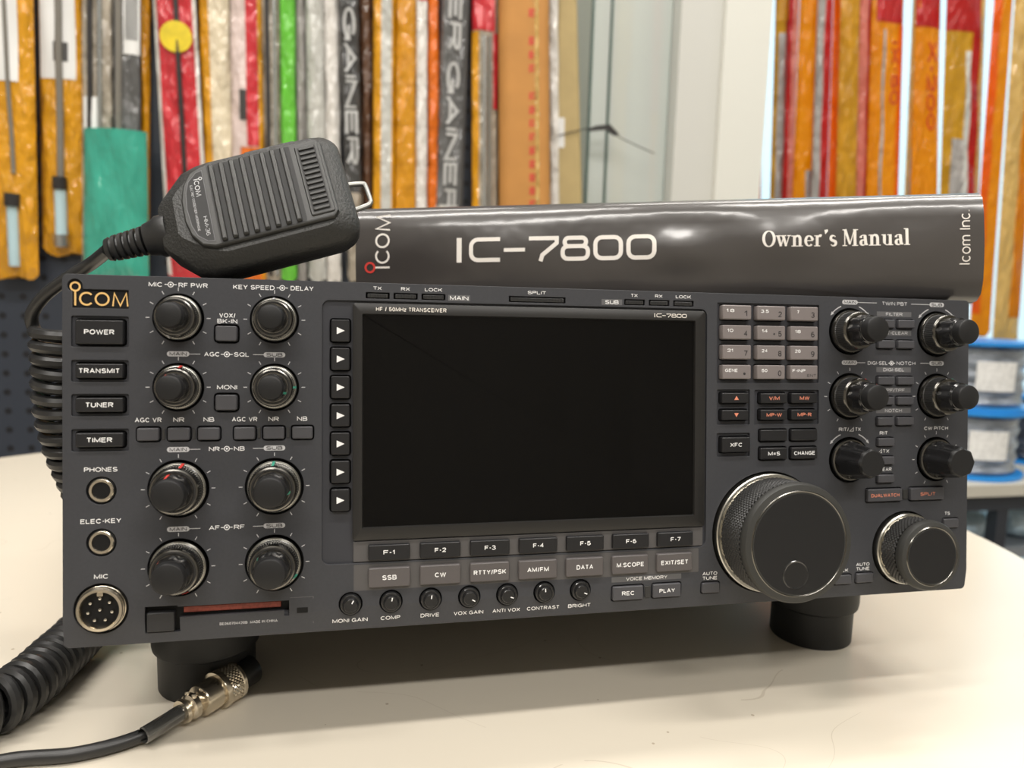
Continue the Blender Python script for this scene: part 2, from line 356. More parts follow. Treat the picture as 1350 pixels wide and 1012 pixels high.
# bold book lettering: "Owner's Manual"
def serif_title(mb, u, v, c, wid, h, mi=0, P=PX):
    T, t, xh = 0.165, 0.055, 0.66
    polys = []; X = [0.0]
    def st(pts, ws): polys.append(([(X[0] + a, b) for a, b in pts], ws))
    def serif(x, y, w=0.40): st([(x - w / 2, y), (x + w / 2, y)], [t, t])
    def arc(cx, cy, rx, ry, a0, a1, n=14): return [(cx + rx * math.cos(R(a0 + (a1 - a0) * i / n)), cy + ry * math.sin(R(a0 + (a1 - a0) * i / n))) for i in range(n + 1)]
    def bowl(cx, cy, rx, ry, a0, a1, n=16):
        p = arc(cx, cy, rx, ry, a0, a1, n); st(p, [t + (T - t) * abs(math.cos(R(a0 + (a1 - a0) * i / n))) for i in range(n + 1)])
    def O(): bowl(0.45, 0.5, 0.36, 0.47, 0, 360, 28); X[0] += 0.97
    def w_(): st([(0.1, xh), (0.3, 0.03)], [T, T * 0.8]); st([(0.3, 0.03), (0.5, xh)], [t, t]); st([(0.45, xh), (0.65, 0.03)], [T, T * 0.8]); st([(0.65, 0.03), (0.86, xh)], [t, t]); serif(0.12, xh); serif(0.48, xh, 0.36); serif(0.86, xh, 0.26); X[0] += 1.02
    def n_():
        st([(0.2, 0), (0.2, xh)], [T, T]); st(arc(0.42, xh - 0.24, 0.17, 0.22, 175, 0) + [(0.59, 0)], [t * 1.2] * 4 + [T * 0.7] * 5 + [T] * 7); serif(0.2, t / 2); serif(0.59, t / 2); serif(0.13, xh - t / 2, 0.26); X[0] += 0.85
    def e_(): bowl(0.36, xh / 2, 0.24, xh / 2 - 0.03, 8, 318); st([(0.2, xh * 0.52), (0.62, xh * 0.52)], [t, t]); X[0] += 0.72
    def r_(): st([(0.2, 0), (0.2, xh)], [T, T]); st(arc(0.42, xh - 0.2, 0.16, 0.18, 170, 60, 6), [t, t, T * 0.6, T * 0.8, T, T, T]); serif(0.2, t / 2); serif(0.13, xh - t / 2, 0.26); X[0] += 0.66
    def q_(): st([(0.16, 1.0), (0.17, 0.92), (0.10, 0.74)], [0.2, 0.2, 0.04]); X[0] += 0.34
    def s_(): st(arc(0.3, xh * 0.73, 0.17, xh * 0.23, 30, 230, 8) + arc(0.3, xh * 0.27, 0.18, xh * 0.23, 50, -150, 8), [t, t, t * 1.3, T * .7, T * .8, T * .9, T * .9, T, T, T, T, T * .9, T * .9, T * .8, T * .6, t * 1.3, t, t]); X[0] += 0.62
    def M_():
        st([(0.17, 0), (0.17, 1)], [t, t]); st([(0.19, 1), (0.52, 0.1)], [T, T * 0.7]); st([(0.52, 0.1), (0.82, 1)], [t, t]); st([(0.86, 0), (0.86, 1)], [T, T]); serif(0.17, t / 2, 0.32); serif(0.86, t / 2); serif(0.15, 1 - t / 2, 0.26); serif(0.9, 1 - t / 2, 0.34); X[0] += 1.12
    def a_(): st(arc(0.29, xh - 0.16, 0.16, 0.13, 190, 40, 6) + [(0.46, 0.1), (0.6, 0.05)], [T, T * .8, t * 1.3, t, t, T * .6, T, T, t]); bowl(0.28, 0.19, 0.15, 0.16, 60, 300, 10); X[0] += 0.66
    def u_(): st([(0.19, xh), (0.19, 0.2)] + arc(0.37, 0.2, 0.17, 0.17, 190, 320, 6), [T, T, T * .9, T * .6, t, t, t, t, t]); st([(0.58, xh), (0.58, 0)], [T, T]); serif(0.14, xh - t / 2, 0.28); serif(0.52, xh - t / 2, 0.26); serif(0.64, t / 2, 0.26); X[0] += 0.83
    def l_(): st([(0.2, 0), (0.2, 1)], [T, T]); serif(0.2, t / 2); serif(0.14, 1 - t / 2, 0.28); X[0] += 0.42
    for f in (O, w_, n_, e_, r_, q_, s_): f()
    X[0] += 0.3
    for f in (M_, a_, n_, u_, a_, l_): f()
    sx = wid / X[0]
    for p, ws in polys: stroke(mb, [(u + a * sx, v - b * c) for a, b in p], [q * c for q in ws], h, mi=mi, P=P)


# ------------------------------------------------------------------ THE ROOM
M['wall'] = mat('wall_white', srgb(214, 214, 206), 0.7)
M['floor'] = mat('floor_grey', srgb(160, 156, 148), 0.6, noise=0.1, nscale=8)
M['dimwall'] = mat('wall_beige', srgb(192, 186, 176), 0.8)
def slab(name, x0, y0, z0, x1, y1, z1, m, s=True, parent=None):
    b = MB(); box(b, x0, y0, z0, x1, y1, z1); o = b.build(name, m, parent, scale=1.0)
    if s: o['kind'] = 'structure'
    return o
FZ = -0.74; CZ = 1.90
slab('floor', -2.4, -3.0, FZ - 0.05, 2.8, 1.05, FZ, M['floor'])
slab('ceiling', -2.4, -3.0, CZ, 2.8, 1.05, CZ + 0.05, M['wall'])
slab('wall_left', -2.45, -3.0, FZ, -2.4, 1.05, CZ, M['dimwall'])
slab('wall_right', 2.8, -3.0, FZ, 2.85, 1.05, CZ, M['dimwall'])
slab('wall_front', -2.4, -3.05, FZ, 2.8, -3.0, CZ, M['dimwall'])
# dark perforated board behind the left-hand bags
pb = bpy.data.materials.new('pegboard_dark'); pb.use_nodes = True
nt = pb.node_tree; pbs = nt.nodes['Principled BSDF']
tc = nt.nodes.new('ShaderNodeTexCoord'); sp = nt.nodes.new('ShaderNodeSeparateXYZ'); nt.links.new(tc.outputs['Object'], sp.inputs[0])
def mth(op, a, b=None):
    n = nt.nodes.new('ShaderNodeMath'); n.operation = op
    for i, q in enumerate((a, b)):
        if q is None: continue
        if isinstance(q, (int, float)): n.inputs[i].default_value = q
        else: nt.links.new(q, n.inputs[i])
    return n.outputs[0]
gx = mth('SUBTRACT', mth('FRACT', mth('MULTIPLY', sp.outputs[0], 38.0)), 0.5)
gz = mth('SUBTRACT', mth('FRACT', mth('MULTIPLY', sp.outputs[2], 38.0)), 0.5)
dd = mth('SQRT', mth('ADD', mth('MULTIPLY', gx, gx), mth('MULTIPLY', gz, gz)))
hole = mth('LESS_THAN', dd, 0.17)
mx = nt.nodes.new('ShaderNodeMix'); mx.data_type = 'RGBA'
mx.inputs[6].default_value = srgb(48, 54, 65); mx.inputs[7].default_value = srgb(18, 20, 26)
nt.links.new(hole, mx.inputs[0]); nt.links.new(mx.outputs[2], pbs.inputs['Base Color']); pbs.inputs['Roughness'].default_value = 0.45
slab('wall_back', -2.4, 0.80, FZ, 0.185, 0.85, CZ, pb)
slab('wall_back.001', 0.185, 0.93, FZ, 0.545, 0.98, CZ, M['wall'])
slab('trim_1', 0.396, 0.80, FZ, 0.466, 0.93, CZ, mat('post_grey_white', srgb(196, 196, 190), 0.6))
slab('trim_2', 0.466, 0.79, FZ, 0.545, 0.93, CZ, M['wall'])
slab('wall_back.002', 0.545, 0.90, FZ, 2.8, 0.95, -0.42, M['wall'])      # below the shop window
slab('wall_back.003', 0.545, 0.90, 1.45, 2.8, 0.95, CZ, M['wall'])
slab('wall_back.004', 2.0, 0.90, -0.42, 2.8, 0.95, 1.45, M['wall'])
mframe = mat('window_frame_white', srgb(222, 226, 224), 0.4)
wglass = bpy.data.materials.new('window_glass'); wglass.use_nodes = True
def glassy(m, tint, refl, haze=0.0):
    nt_ = m.node_tree; out = nt_.nodes['Material Output']; p = nt_.nodes['Principled BSDF']
    tr = nt_.nodes.new('ShaderNodeBsdfTransparent'); tr.inputs[0].default_value = tint
    p.inputs['Base Color'].default_value = (0.8, 0.82, 0.8, 1); p.inputs['Roughness'].default_value = 0.03
    ms = nt_.nodes.new('ShaderNodeMixShader'); ms.inputs[0].default_value = max(refl, haze)
    nt_.links.new(tr.outputs[0], ms.inputs[1])
    if haze:
        nt_.links.new(p.outputs[0], ms.inputs[2])
    else:
        gl = nt_.nodes.new('ShaderNodeBsdfGlossy'); gl.inputs['Roughness'].default_value = 0.02; nt_.links.new(gl.outputs[0], ms.inputs[2])
    nt_.links.new(ms.outputs[0], out.inputs[0])
glassy(wglass, (0.96, 0.99, 1, 1), 0.05)
wf = MB()
for (x0, z0, x1, z1) in ((0.545, -0.42, 0.575, 1.45), (1.97, -0.42, 2.0, 1.45), (0.575, -0.42, 1.97, -0.39), (0.575, 1.42, 1.97, 1.45)): box(wf, x0, 0.905, z0, x1, 0.945, z1)
win = wf.build('window_1', mframe, scale=1.0); win['kind'] = 'structure'
g = MB(); box(g, 0.575, 0.922, -0.39, 1.97, 0.926, 1.42); go = g.build('window_glass', wglass, win, scale=1.0)

M['pane_haze'] = bpy.data.materials.new('showcase_glass'); M['pane_haze'].use_nodes = True
glassy(M['pane_haze'], (0.92, 0.97, 0.94, 1), 0.05, 0.42)
M['pane_edge'] = mat('glass_edge_green', srgb(70, 92, 84), 0.3)

def pane(name, x0, x1, label):
    t = thing(name, label, 'glass panel', ((x0 + x1) / 2, 0.832, FZ))
    b = MB(); box(b, x0 + 0.003 - (x0 + x1) / 2, -0.003, 0, x1 - (x0 + x1) / 2, 0.003, CZ - FZ); b.build('pane', M['pane_haze'], t, scale=1.0)
    b = MB(); box(b, x0 - (x0 + x1) / 2, -0.003, 0, x0 + 0.003 - (x0 + x1) / 2, 0.003, CZ - FZ); b.build('edge', M['pane_edge'], t, scale=1.0)
pane('glass_door', 0.262, 0.291, 'narrow hazy showcase glass right of the folded tan card sleeve')
pane('glass_door', 0.293, 0.394, 'wider hazy showcase glass with pale orange bags showing through')

# ------------------------------------------------------------------ TABLE
tm = bpy.data.materials.new('table_laminate'); tm.use_nodes = True
nt = tm.node_tree; p = nt.nodes['Principled BSDF']
tc = nt.nodes.new('ShaderNodeTexCoord')
n1 = nt.nodes.new('ShaderNodeTexNoise'); n1.inputs['Scale'].default_value = 5; n1.inputs['Detail'].default_value = 3
nt.links.new(tc.outputs['Object'], n1.inputs[0])
mx = nt.nodes.new('ShaderNodeMix'); mx.data_type = 'RGBA'; mx.inputs[6].default_value = srgb(221, 213, 197); mx.inputs[7].default_value = srgb(215, 206, 189)
nt.links.new(n1.outputs[0], mx.inputs[0])
# fine scratches: thin dark lines broken up by noise
w1 = nt.nodes.new('ShaderNodeTexNoise'); w1.inputs['Scale'].default_value = 5.5; w1.inputs['Detail'].default_value = 1.0
nz = nt.nodes.new('ShaderNodeTexNoise'); nz.inputs['Scale'].default_value = 9; nz.inputs['Detail'].default_value = 2
nt.links.new(tc.outputs['Object'], nz.inputs[0])
mp = nt.nodes.new('ShaderNodeMapping'); mp.inputs['Scale'].default_value = (1.0, 2.2, 1); mp.inputs['Rotation'].default_value = (0, 0, 0.7)
nt.links.new(tc.outputs['Object'], mp.inputs[0]); nt.links.new(mp.outputs[0], w1.inputs['Vector'])
def M2(op, a, b):
    n = nt.nodes.new('ShaderNodeMath'); n.operation = op
    for i, q in enumerate((a, b)):
        if isinstance(q, (int, float)): n.inputs[i].default_value = q
        else: nt.links.new(q, n.inputs[i])
    return n.outputs[0]
scr = M2('MULTIPLY', M2('LESS_THAN', M2('ABSOLUTE', M2('SUBTRACT', M2('FRACT', M2('MULTIPLY', w1.outputs[0], 9.0), 0), 0.5), 0), 0.006), M2('GREATER_THAN', nz.outputs[0], 0.60))
vs_ = nt.nodes.new('ShaderNodeTexVoronoi'); vs_.inputs['Scale'].default_value = 55
nt.links.new(tc.outputs['Object'], vs_.inputs['Vector'])
spk = M2('MULTIPLY', M2('LESS_THAN', vs_.outputs['Distance'], 0.045), M2('GREATER_THAN', nz.outputs[0], 0.5))
mx2 = nt.nodes.new('ShaderNodeMix'); mx2.data_type = 'RGBA'; mx2.inputs[7].default_value = srgb(150, 132, 108)
nt.links.new(mx.outputs[2], mx2.inputs[6]); nt.links.new(M2('MULTIPLY', M2('MAXIMUM', M2('MULTIPLY', scr, 0.45), spk), 0.6), mx2.inputs[0])
nt.links.new(mx2.outputs[2], p.inputs['Base Color']); p.inputs['Roughness'].default_value = 0.24; p.inputs['Specular IOR Level'].default_value = 0.45
tbl = thing('display_table', 'cream round-edged display table that carries the transceiver', 'table', (-0.11, 0.24, FZ))
def ell(a, b, z, n=96): return [(a * math.cos(2 * math.pi * i / n), b * math.sin(2 * math.pi * i / n), z) for i in range(n)]
H = -FZ * 1000
b = MB()
loft(b, [ell(541, 441, H - 28), ell(548, 448, H - 25), ell(550, 450, H - 18), ell(550, 450, H - 5), ell(548.5, 448.5, H - 1.5), ell(545, 445, H)])
b.build('tabletop', tm, tbl)
b = MB(); lathe(b, (0, 0), [(60, 0), (45, 30), (40, 60), (40, H - 40), (70, H - 28)], 32, P=lambda u, v, h: (u, v, h + 20)); b.build('pedestal', M['cabinet'], tbl)
b = MB(); lathe(b, (0, 0), [(290, 0), (290, 12), (270, 22), (0, 26)], 48, P=lambda u, v, h: (u, v, h)); b.build('base', M['cabinet'], tbl)

# ------------------------------------------------------------------ COUNTER, REELS AND BUNDLES UNDER THE WINDOW
M['counter'] = mat('counter_beige', srgb(188, 184, 172), 0.5, noise=0.08, nscale=12)
M['beam'] = mat('beam_dark', srgb(40, 44, 52), 0.5)
ct = thing('counter', 'beige shelf counter on dark legs under the shop window', 'counter', (1.2, 0.72, FZ))
b = MB(); box(b, -0.48, -0.13, 0.647, 0.7, 0.175, 0.665); b.build('counter_top', M['counter'], ct, scale=1.0)
b = MB(); box(b, -0.48, -0.12, 0.622, 0.7, -0.10, 0.647); b.build('rail', M['beam'], ct, scale=1.0)
for x in (-0.318, 0.6):
    b = MB(); box(b, x, -0.118, 0.0, x + 0.02, -0.098, 0.622); b.build('leg', M['beam'], ct, scale=1.0)
for x in (-0.46, 0.6):
    b = MB(); box(b, x, 0.13, 0.0, x + 0.035, 0.165, 0.647); b.build('leg', M['beam'], ct, scale=1.0)
b = MB(); box(b, -0.47, -0.09, 0.53, 0.69, 0.10, 0.548); b.build('lower_shelf', mat('lower_shelf_grey', srgb(120, 126, 132), 0.5), ct, scale=1.0)

M['blue'] = mat('reel_blue', srgb(36, 136, 214), 0.35)
M['cable_wrap'] = mat('wrapped_cable', srgb(132, 140, 150), 0.25, coat=0.8, bump=0.8, bscale=70, noise=0.55, nscale=45, stretch=(0.6, 0.6, 2.2))
M['cable_dark'] = mat('wrapped_cable_dark', srgb(44, 50, 62), 0.3, coat=0.8, bump=0.8, bscale=70, noise=0.5, nscale=45, stretch=(0.6, 0.6, 2.2))
M['white_label'] = mat('white_label', srgb(226, 226, 224), 0.5, noise=0.12, nscale=160)
ZP = lambda u, v, h: (u, v, h)
def reel(x, y, z, r, h, label, cm, lab=True):
    t = thing('cable_reel', label, 'cable reel', (x, y, z), group='cable reels under the window')
    for z0 in (0, h - 6):
        b = MB(); lathe(b, (0, 0), [(r - 40, z0), (r, z0), (r + 0.5, z0 + 3), (r, z0 + 6), (r - 40, z0 + 6)], 48, P=ZP); b.build('flange', M['blue'], t)
    b = MB(); prof = [(r - 30, 6)] + [(r - 13 + 2.2 * math.sin(i * 1.9) - (3 if i in (0, 15) else 0), 6 + (h - 12) * i / 15) for i in range(16)] + [(r - 30, h - 6)]
    lathe(b, (0, 0), prof, 48, P=ZP); b.build('wound_cable', cm, t)
    if lab:
        b = MB(); rg = []
        for hh in (h * .3, h * .72): rg.append([((r - 9.5) * math.cos(R(a)), (r - 9.5) * math.sin(R(a)), hh) for a in range(-128, -82, 4)])
        loft(b, rg, closed=False, cap0=False, cap1=False, smooth=True); b.build('paper_label', M['white_label'], t, fix=False)
    return t
reel(0.888, 0.69, -0.075, 88, 108, 'lower blue flanged cable reel standing on the beige counter', M['cable_wrap'])
reel(0.890, 0.692, 0.033, 88, 108, 'upper blue flanged cable reel stacked on another reel', M['cable_wrap'])
reel(1.095, 0.76, -0.075, 84, 120, 'darker cable reel at the right edge of the photo', M['cable_dark'], False)
M['film_blue'] = mat('film_bluish', srgb(176, 200, 216), 0.25, coat=0.9, bump=0.8, bscale=60, noise=0.25, nscale=30)
def bundle(x, y, z, rx, ry, rz, label, m):
    b = MB(); n = 28; rings = []
    for i in range(1, 12):
        a = math.pi * i / 12; k = math.sin(a) ** 0.6
        rings.append([(rx * k * math.cos(2 * math.pi * j / n) * (1 + 0.06 * math.sin(5 * j + i)), ry * k * math.sin(2 * math.pi * j / n), rz * (1 - math.cos(a)) * (1 + 0.05 * math.sin(3 * j))) for j in range(n)])
    loft(b, rings, smooth=True); o = b.build('wrapped_bundle', m, sharp=80); o.location = (x, y, z)
    tag(o, label, 'wrapped bundle')
bundle(0.888, 0.69, FZ + 0.548, 52, 48, 26, 'pale film wrapped bundle lying under the counter left of the dark leg', M['film_blue'])
bundle(1.008, 0.69, FZ + 0.548, 40, 44, 30, 'round bluish wrapped bundle under the counter right of the dark leg', M['film_blue'])
# shrub outside the window
b = MB()
for i in range(420):
    a = random.uniform(0, 6.283); r_ = 300 * math.sqrt(random.random()); z = random.uniform(0, 900)
    k = 0.5 + 0.5 * math.sin(math.pi * min(1, z / 900)); x = r_ * k * math.cos(a); y = r_ * k * math.sin(a); s_ = random.uniform(20, 45)
    d = Vector((random.uniform(-1, 1), random.uniform(-1, 1), random.uniform(-.3, 1))).normalized() * s_; e = d.cross(Vector((0.3, 0.2, 1))).normalized() * s_ * .4
    b.add([(x, y, z), (x + d.x / 2 + e.x, y + d.y / 2 + e.y, z + d.z / 2 + e.z), (x + d.x, y + d.y, z + d.z), (x + d.x / 2 - e.x, y + d.y / 2 - e.y, z + d.z / 2 - e.z)], [[0, 1, 2, 3]])
tube(b, [(0, 0, -300), (0, 0, 300), (20, 0, 700)], [20, 14, 6], mi=0)
sh = b.build('shrub', mat('shrub_leaf', srgb(110, 140, 130), 0.6), fix=False); sh.location = (1.92, 2.3, -0.44)
tag(sh, 'soft green shrub outside the shop window', 'shrub')
slab('ground_outside', -2, 1.06, FZ - 0.05, 6, 6, FZ, mat('paving', srgb(150, 150, 146), 0.8))

# ------------------------------------------------------------------ HANGING BAGS
BAG = {
    'yA': (-543, -492, -570, -510, 196),
    'yB': (-491, -437, -509, -451, 229),
    'silverC': (-434, -399, -459, -421, 180),
    'darkD': (-399, -367, -420, -386, 196),
    'yStripD': (-371, -356, -387, -378, 197),
    'teal': (-425, -359, -452, -371, 181),
    'red': (-364, -313, -350, -295, 197),
    'cream': (-306, -265, -298, -264, 198),
    'pinkred': (-262, -224, -266, -221, 199),
    'mottled': (-224, -198, -221, -200, 200),
    'green': (-198, -178, -200, -179, 201),
    'greytube': (-179, -164, -179, -164, 201),
    'silver': (-166, -143, -162, -138, 202),
    'creamtube': (-145, -121, -139, -117, 203),
    'gainer1': (-128, -98, -108, -85, 204),
    'brown': (-96, -77, -85, -71, 204),
    'ysil': (-74, -44, -72, -42, 190),
    'ydeep': (-44, -15, -42, -9, 191),
    'whred': (-15, 0, -10, 7, 192),
    'orange': (1, 14, 8, 27, 192),
    'gainer2': (26, 65, 16, 56, 193),
    'clearred': (61, 100, 75, 114, 195),
    'carton': (97, 169, 115, 195, 196),
    'whstrip': (175, 191, 203, 217, 198),
    'khaki': (196, 217, 205, 260, 198),
    'glassA': (314, 346, 323, 353, 200),
    'glassB': (378, 410, 395, 428, 202),
    'r1': (528, 560, 551, 592, 194),
    'r2': (585, 615, 615, 642, 195),
    'r3': (603, 622, 630, 650, 196),
    'r4': (631, 669, 657, 699, 196),
    'r5': (656, 684, 686, 719, 197),
    'r6': (693, 711, 728, 748, 198),
    'r7': (697, 734, 738, 781, 199),
    'r8': (743, 772, 786, 817, 199),
    'r9': (758, 820, 799, 865, 200),
    'r10': (849, 867, 884, 907, 202),
    'r11': (844, 891, 891, 952, 203),
    'r12': (905, 986, 953, 1036, 198),
    'r13': (996, 1035, 1023, 1068, 140),
    'r14': (1036, 1096, 1074, 1130, 122),
}
def film(name, c, tr=0.0, rough=0.22, noise=0.18, bump=0.85): return mat(name, c, rough, coat=0.9, coat_rough=0.05, bump=bump, bscale=62, noise=noise, nscale=28, translucent=tr, stretch=(1.6, 1, 0.5), bdist=0.85)
F = {
 'yellow': film('film_yellow', srgb(226, 160, 24), 0.15), 'yellow2': film('film_deep_yellow', srgb(218, 150, 20), 0.15), 'orange': film('film_orange', srgb(238, 120, 24), 0.2),
 'clear': film('film_clear_grey', srgb(176, 166, 150), 0.1, noise=0.4, bump=0.9), 'silver': film('film_silver', srgb(200, 200, 194), 0.1, noise=0.3, bump=0.8), 'dark': film('film_dark_grey', srgb(92, 92, 92), 0, noise=0.3, bump=0.7),
 'teal': film('film_teal', srgb(58, 164, 142), 0.1, noise=0.12, bump=0.4), 'red': film('film_red', srgb(208, 48, 58), 0.1, noise=0.1), 'cream': film('film_cream', srgb(226, 212, 184), 0.1, noise=0.2, bump=0.8),
 'pink': film('film_pink', srgb(224, 204, 198), 0.1, noise=0.15, bump=0.7), 'green': film('film_green', srgb(104, 196, 60), 0.1, noise=0.15), 'black': film('film_black', srgb(62, 62, 62), 0, noise=0.15),
 'brown': film('film_brown', srgb(92, 62, 42), 0, noise=0.15), 'white': film('film_white', srgb(230, 226, 220), 0.1, noise=0.08), 'olive': film('film_olive', srgb(220, 170, 40), 0.5, noise=0.25),
 'amber': film('film_amber', srgb(250, 176, 14), 0.62, noise=0.12), 'hot': film('film_bright_orange', srgb(250, 130, 12), 0.6, noise=0.1), 'rred': film('film_backlit_red', srgb(214, 36, 34), 0.55, noise=0.12),
 'grey': film('film_grey', srgb(170, 166, 162), 0.2, noise=0.25), 'rose': film('film_rose', srgb(232, 150, 134), 0.55, noise=0.2), 'gold': film('film_gold', srgb(222, 186, 110), 0.3, noise=0.15),
 'card': mat('cardboard', srgb(184, 130, 66), 0.75, noise=0.08, nscale=20), 'khaki': mat('khaki_card', srgb(176, 156, 108), 0.7, noise=0.1, nscale=20),
 'sticker': mat('sticker_yellow', srgb(214, 190, 30), 0.4, noise=0.2, nscale=60), 'barcode': mat('label_white', srgb(226, 226, 224), 0.4), 'blk': mat('print_black', srgb(60, 58, 56), 0.5),
 'redink': mat('print_red', srgb(200, 66, 52), 0.6), 'orink': mat('print_orange', srgb(186, 60, 12), 0.6), 'whink': mat('print_white', srgb(178, 178, 176), 0.5),
 'rod': mat('rod_metal', srgb(196, 200, 200), 0.25, metal=0.9), 'rodclear': mat('rod_clear', srgb(186, 214, 222), 0.15, coat=1), 'rodgrey': mat('rod_grey', srgb(120, 116, 108), 0.3, coat=0.8), 'rodblack': mat('rod_black', srgb(44, 42, 42), 0.4),
}
class Bag:
    def __init__(s, name, key, Y, T, m, label, cat='packaged antenna', group=None, ztop=800, seam=True, xpow=4):
        s.a = BAG[key]; s.Y = Y; s.T = T; s.xp = xpow; s.zt = ztop; s.ph = random.uniform(0, 50); s.seam = seam
        x0, x1, x2, x3, zb = s.a; s.zb = zb
        s.o = (x2 + x3) / 2
        s.t = thing(name, label, cat, (s.o * MM, Y * MM, zb * MM), group=group)
        b = MB(); ns, nz_ = 10, 26; fr = []; bk = []
        for k in range(nz_ + 1):
            z = zb + (ztop - zb) * k / nz_
            fr.append([s.p(i / ns, z, 0, 1) for i in range(ns + 1)]); bk.append([s.p(i / ns, z, 0, -1) for i in range(ns + 1)])
        rings = [f + bb[::-1] for f, bb in zip(fr, bk)]
        loft(b, rings, smooth=True); b.build('sleeve', m, s.t, sharp=70)
    def x(s, q, z):
        x0, x1, x2, x3, zb = s.a; k = (z - zb) / (800 - zb); return (x2 + (x0 - x2) * k) + ((x3 + (x1 - x3) * k) - (x2 + (x0 - x2) * k)) * q - s.o
    def prof(s, q, z):
        w = (1 - abs(2 * q - 1) ** s.xp)
        e = min(1, (z - s.zb) / 35.0 + 0.08) if s.seam else 1
        return max(0.02, w * e)
    def p(s, q, z, off=0.0, sd=1):
        pr = s.prof(q, z); wob = 0.12 * s.T * math.sin(z * 0.045 + q * 7 + s.ph) * pr if s.seam else 0
        zz = z
        if s.seam and z - s.zb < 4: zz = z + 5 * math.sin(q * 9 + s.ph) * 0.6 - 6 * (abs(2 * q - 1) ** 6) * -1
        return (s.x(q, z), -sd * (s.T / 2 * pr + (wob if sd > 0 else 0)) - off * sd, zz - s.zb)
    def patch(s, name, q0, q1, z0, z1, m, off=0.8):
        b = MB(); nz_ = max(2, int((z1 - z0) / 20)); ns = 6
        for sd in (0,):
            rings = [[s.p(q0 + (q1 - q0) * i / ns, z0 + (z1 - z0) * k / nz_, off) for i in range(ns + 1)] + [s.p(q0 + (q1 - q0) * i / ns, z0 + (z1 - z0) * k / nz_, 0.1) for i in range(ns, -1, -1)] for k in range(nz_ + 1)]
            loft(b, rings, smooth=True)
        return b.build(name, m, s.t, sharp=50)
    def rod(s, q, z0, z1, r, m, name='rod', q1=None):
        q1 = q if q1 is None else q1
        b = MB(); z0 = max(z0, s.zb + 6); pts = [s.p(q + (q1 - q) * i / 6, z0 + (z1 - z0) * i / 6, r * 0.5) for i in range(7)]
        tube(b, pts, r); return b.build(name, m, s.t)
    def word(s, string, q, zc, cap, m, width, name='lettering', bold=0.03, rot=90, off=1.2):
        b = MB()
        xs = s.x(q, zc); lean = math.degrees(math.atan2(s.x(q, zc + 100) - xs, 100))
        text(b, string, xs, -(zc - s.zb), cap, 0, width, rot=rot + lean, bold=bold, P=lambda u, v, h: (u, s.p(max(0, min(1, (u - s.x(0, s.zb - v)) / (s.x(1, s.zb - v) - s.x(0, s.zb - v)))), s.zb - v, off)[1], -v))
        return b.build(name, m, s.t, fix=False)

GL = 'bags on the perforated board'; GR = 'bags in front of the shop window'
t = Bag('antenna_bag', 'yA', 776, 12, F['yellow'], 'yellow antenna bag at the left edge of the photo, silver rod tip inside', group=GL)
t.patch('paper_label', 0.16, 0.70, 445, 700, F['barcode']); t.rod(0.58, 330, 640, 2.6, F['rodgrey'], q1=0.36); t.rod(0.56, 212, 288, 6.5, F['rodclear'], 'rod_end'); t.rod(0.57, 288, 304, 9, F['rodblack'], 'collar')
t = Bag('antenna_bag', 'yB', 790, 12, F['yellow'], 'yellow antenna bag between the left-edge bag and the teal pouch', group=GL)
t.patch('paper_label', 0.03, 0.80, 456, 700, F['barcode']); t.patch('print', 0.34, 0.64, 478, 502, F['blk'], 1.3); t.rod(0.46, 326, 640, 4.4, F['rodgrey']); t.rod(0.45, 252, 318, 7.5, F['rodclear'], 'rod_end'); t.rod(0.45, 240, 256, 9.5, F['rod'], 'end_cap'); t.rod(0.45, 314, 330, 9, F['rodblack'], 'collar')
t = Bag('antenna_bag', 'silverC', 779, 9, F['clear'], 'crinkled clear antenna bag sticking up from the teal pouch, left one', group=GL)
t.rod(0.3, 200, 700, 3.5, F['rodblack']); t.rod(0.62, 200, 700, 3, F['rod']); t.patch('paper_tag', 0.1, 0.55, 386, 434, F['barcode'], 3)
t = Bag('antenna_bag', 'darkD', 780, 9, F['dark'], 'dark grey antenna bag with white barcode label above the teal pouch', group=GL)
t.patch('barcode_label', 0.42, 1.0, 492, 700, F['barcode'])
for k in range(9): t.patch('barcode_line', 0.5 + 0.05 * k, 0.5 + 0.05 * k + 0.022, 510, 575, F['blk'], 1.3)
t.rod(0.25, 300, 700, 4, F['rodgrey'])
Bag('antenna_bag', 'yStripD', 792, 8, F['yellow2'], 'narrow dull yellow antenna bag behind the teal pouch', group=GL)
t = Bag('pouch', 'teal', 762, 20, F['teal'], 'teal plastic pouch hanging over two antenna bags', 'pouch', ztop=392)
t = Bag('antenna_bag', 'red', 780, 14, F['red'], 'red antenna bag with a round yellow sticker and white edges', group=GL)
t.patch('white_edge', 0.0, 0.09, 200, 790, F['white'], 0.6); t.patch('white_edge', 0.92, 1.0, 200, 790, F['white'], 0.6); t.rod(0.55, 250, 700, 3.2, F['rodblack'])
b = MB(); lathe(b, (0, 0), [(20, 0), (20, 0.6), (0, 0.7)], 40, P=lambda u, v, h: (u, -h, v)); so = b.build('round_sticker', F['sticker'], t.t); q = t.p(0.53, 518, 3.4); so.location = Vector(q) * MM
t = Bag('antenna_bag', 'cream', 785, 12, F['cream'], 'crinkled cream antenna bag with yellow left edge beside the red bag', group=GL)
t.patch('yellow_edge', 0.0, 0.32, 200, 790, F['yellow'], 0.7)
t = Bag('antenna_bag', 'pinkred', 785, 12, F['pink'], 'pale pink antenna bag with red stripe and orange foot', group=GL)
t.patch('red_stripe', 0.50, 0.86, 386, 790, F['red']); t.patch('orange_foot', 0.30, 0.95, 200, 384, F['orange']); t.patch('yellow_edge', 0.87, 1.0, 200, 790, F['yellow'], 0.7); t.patch('print', 0.28, 0.5, 420, 460, F['blk'])
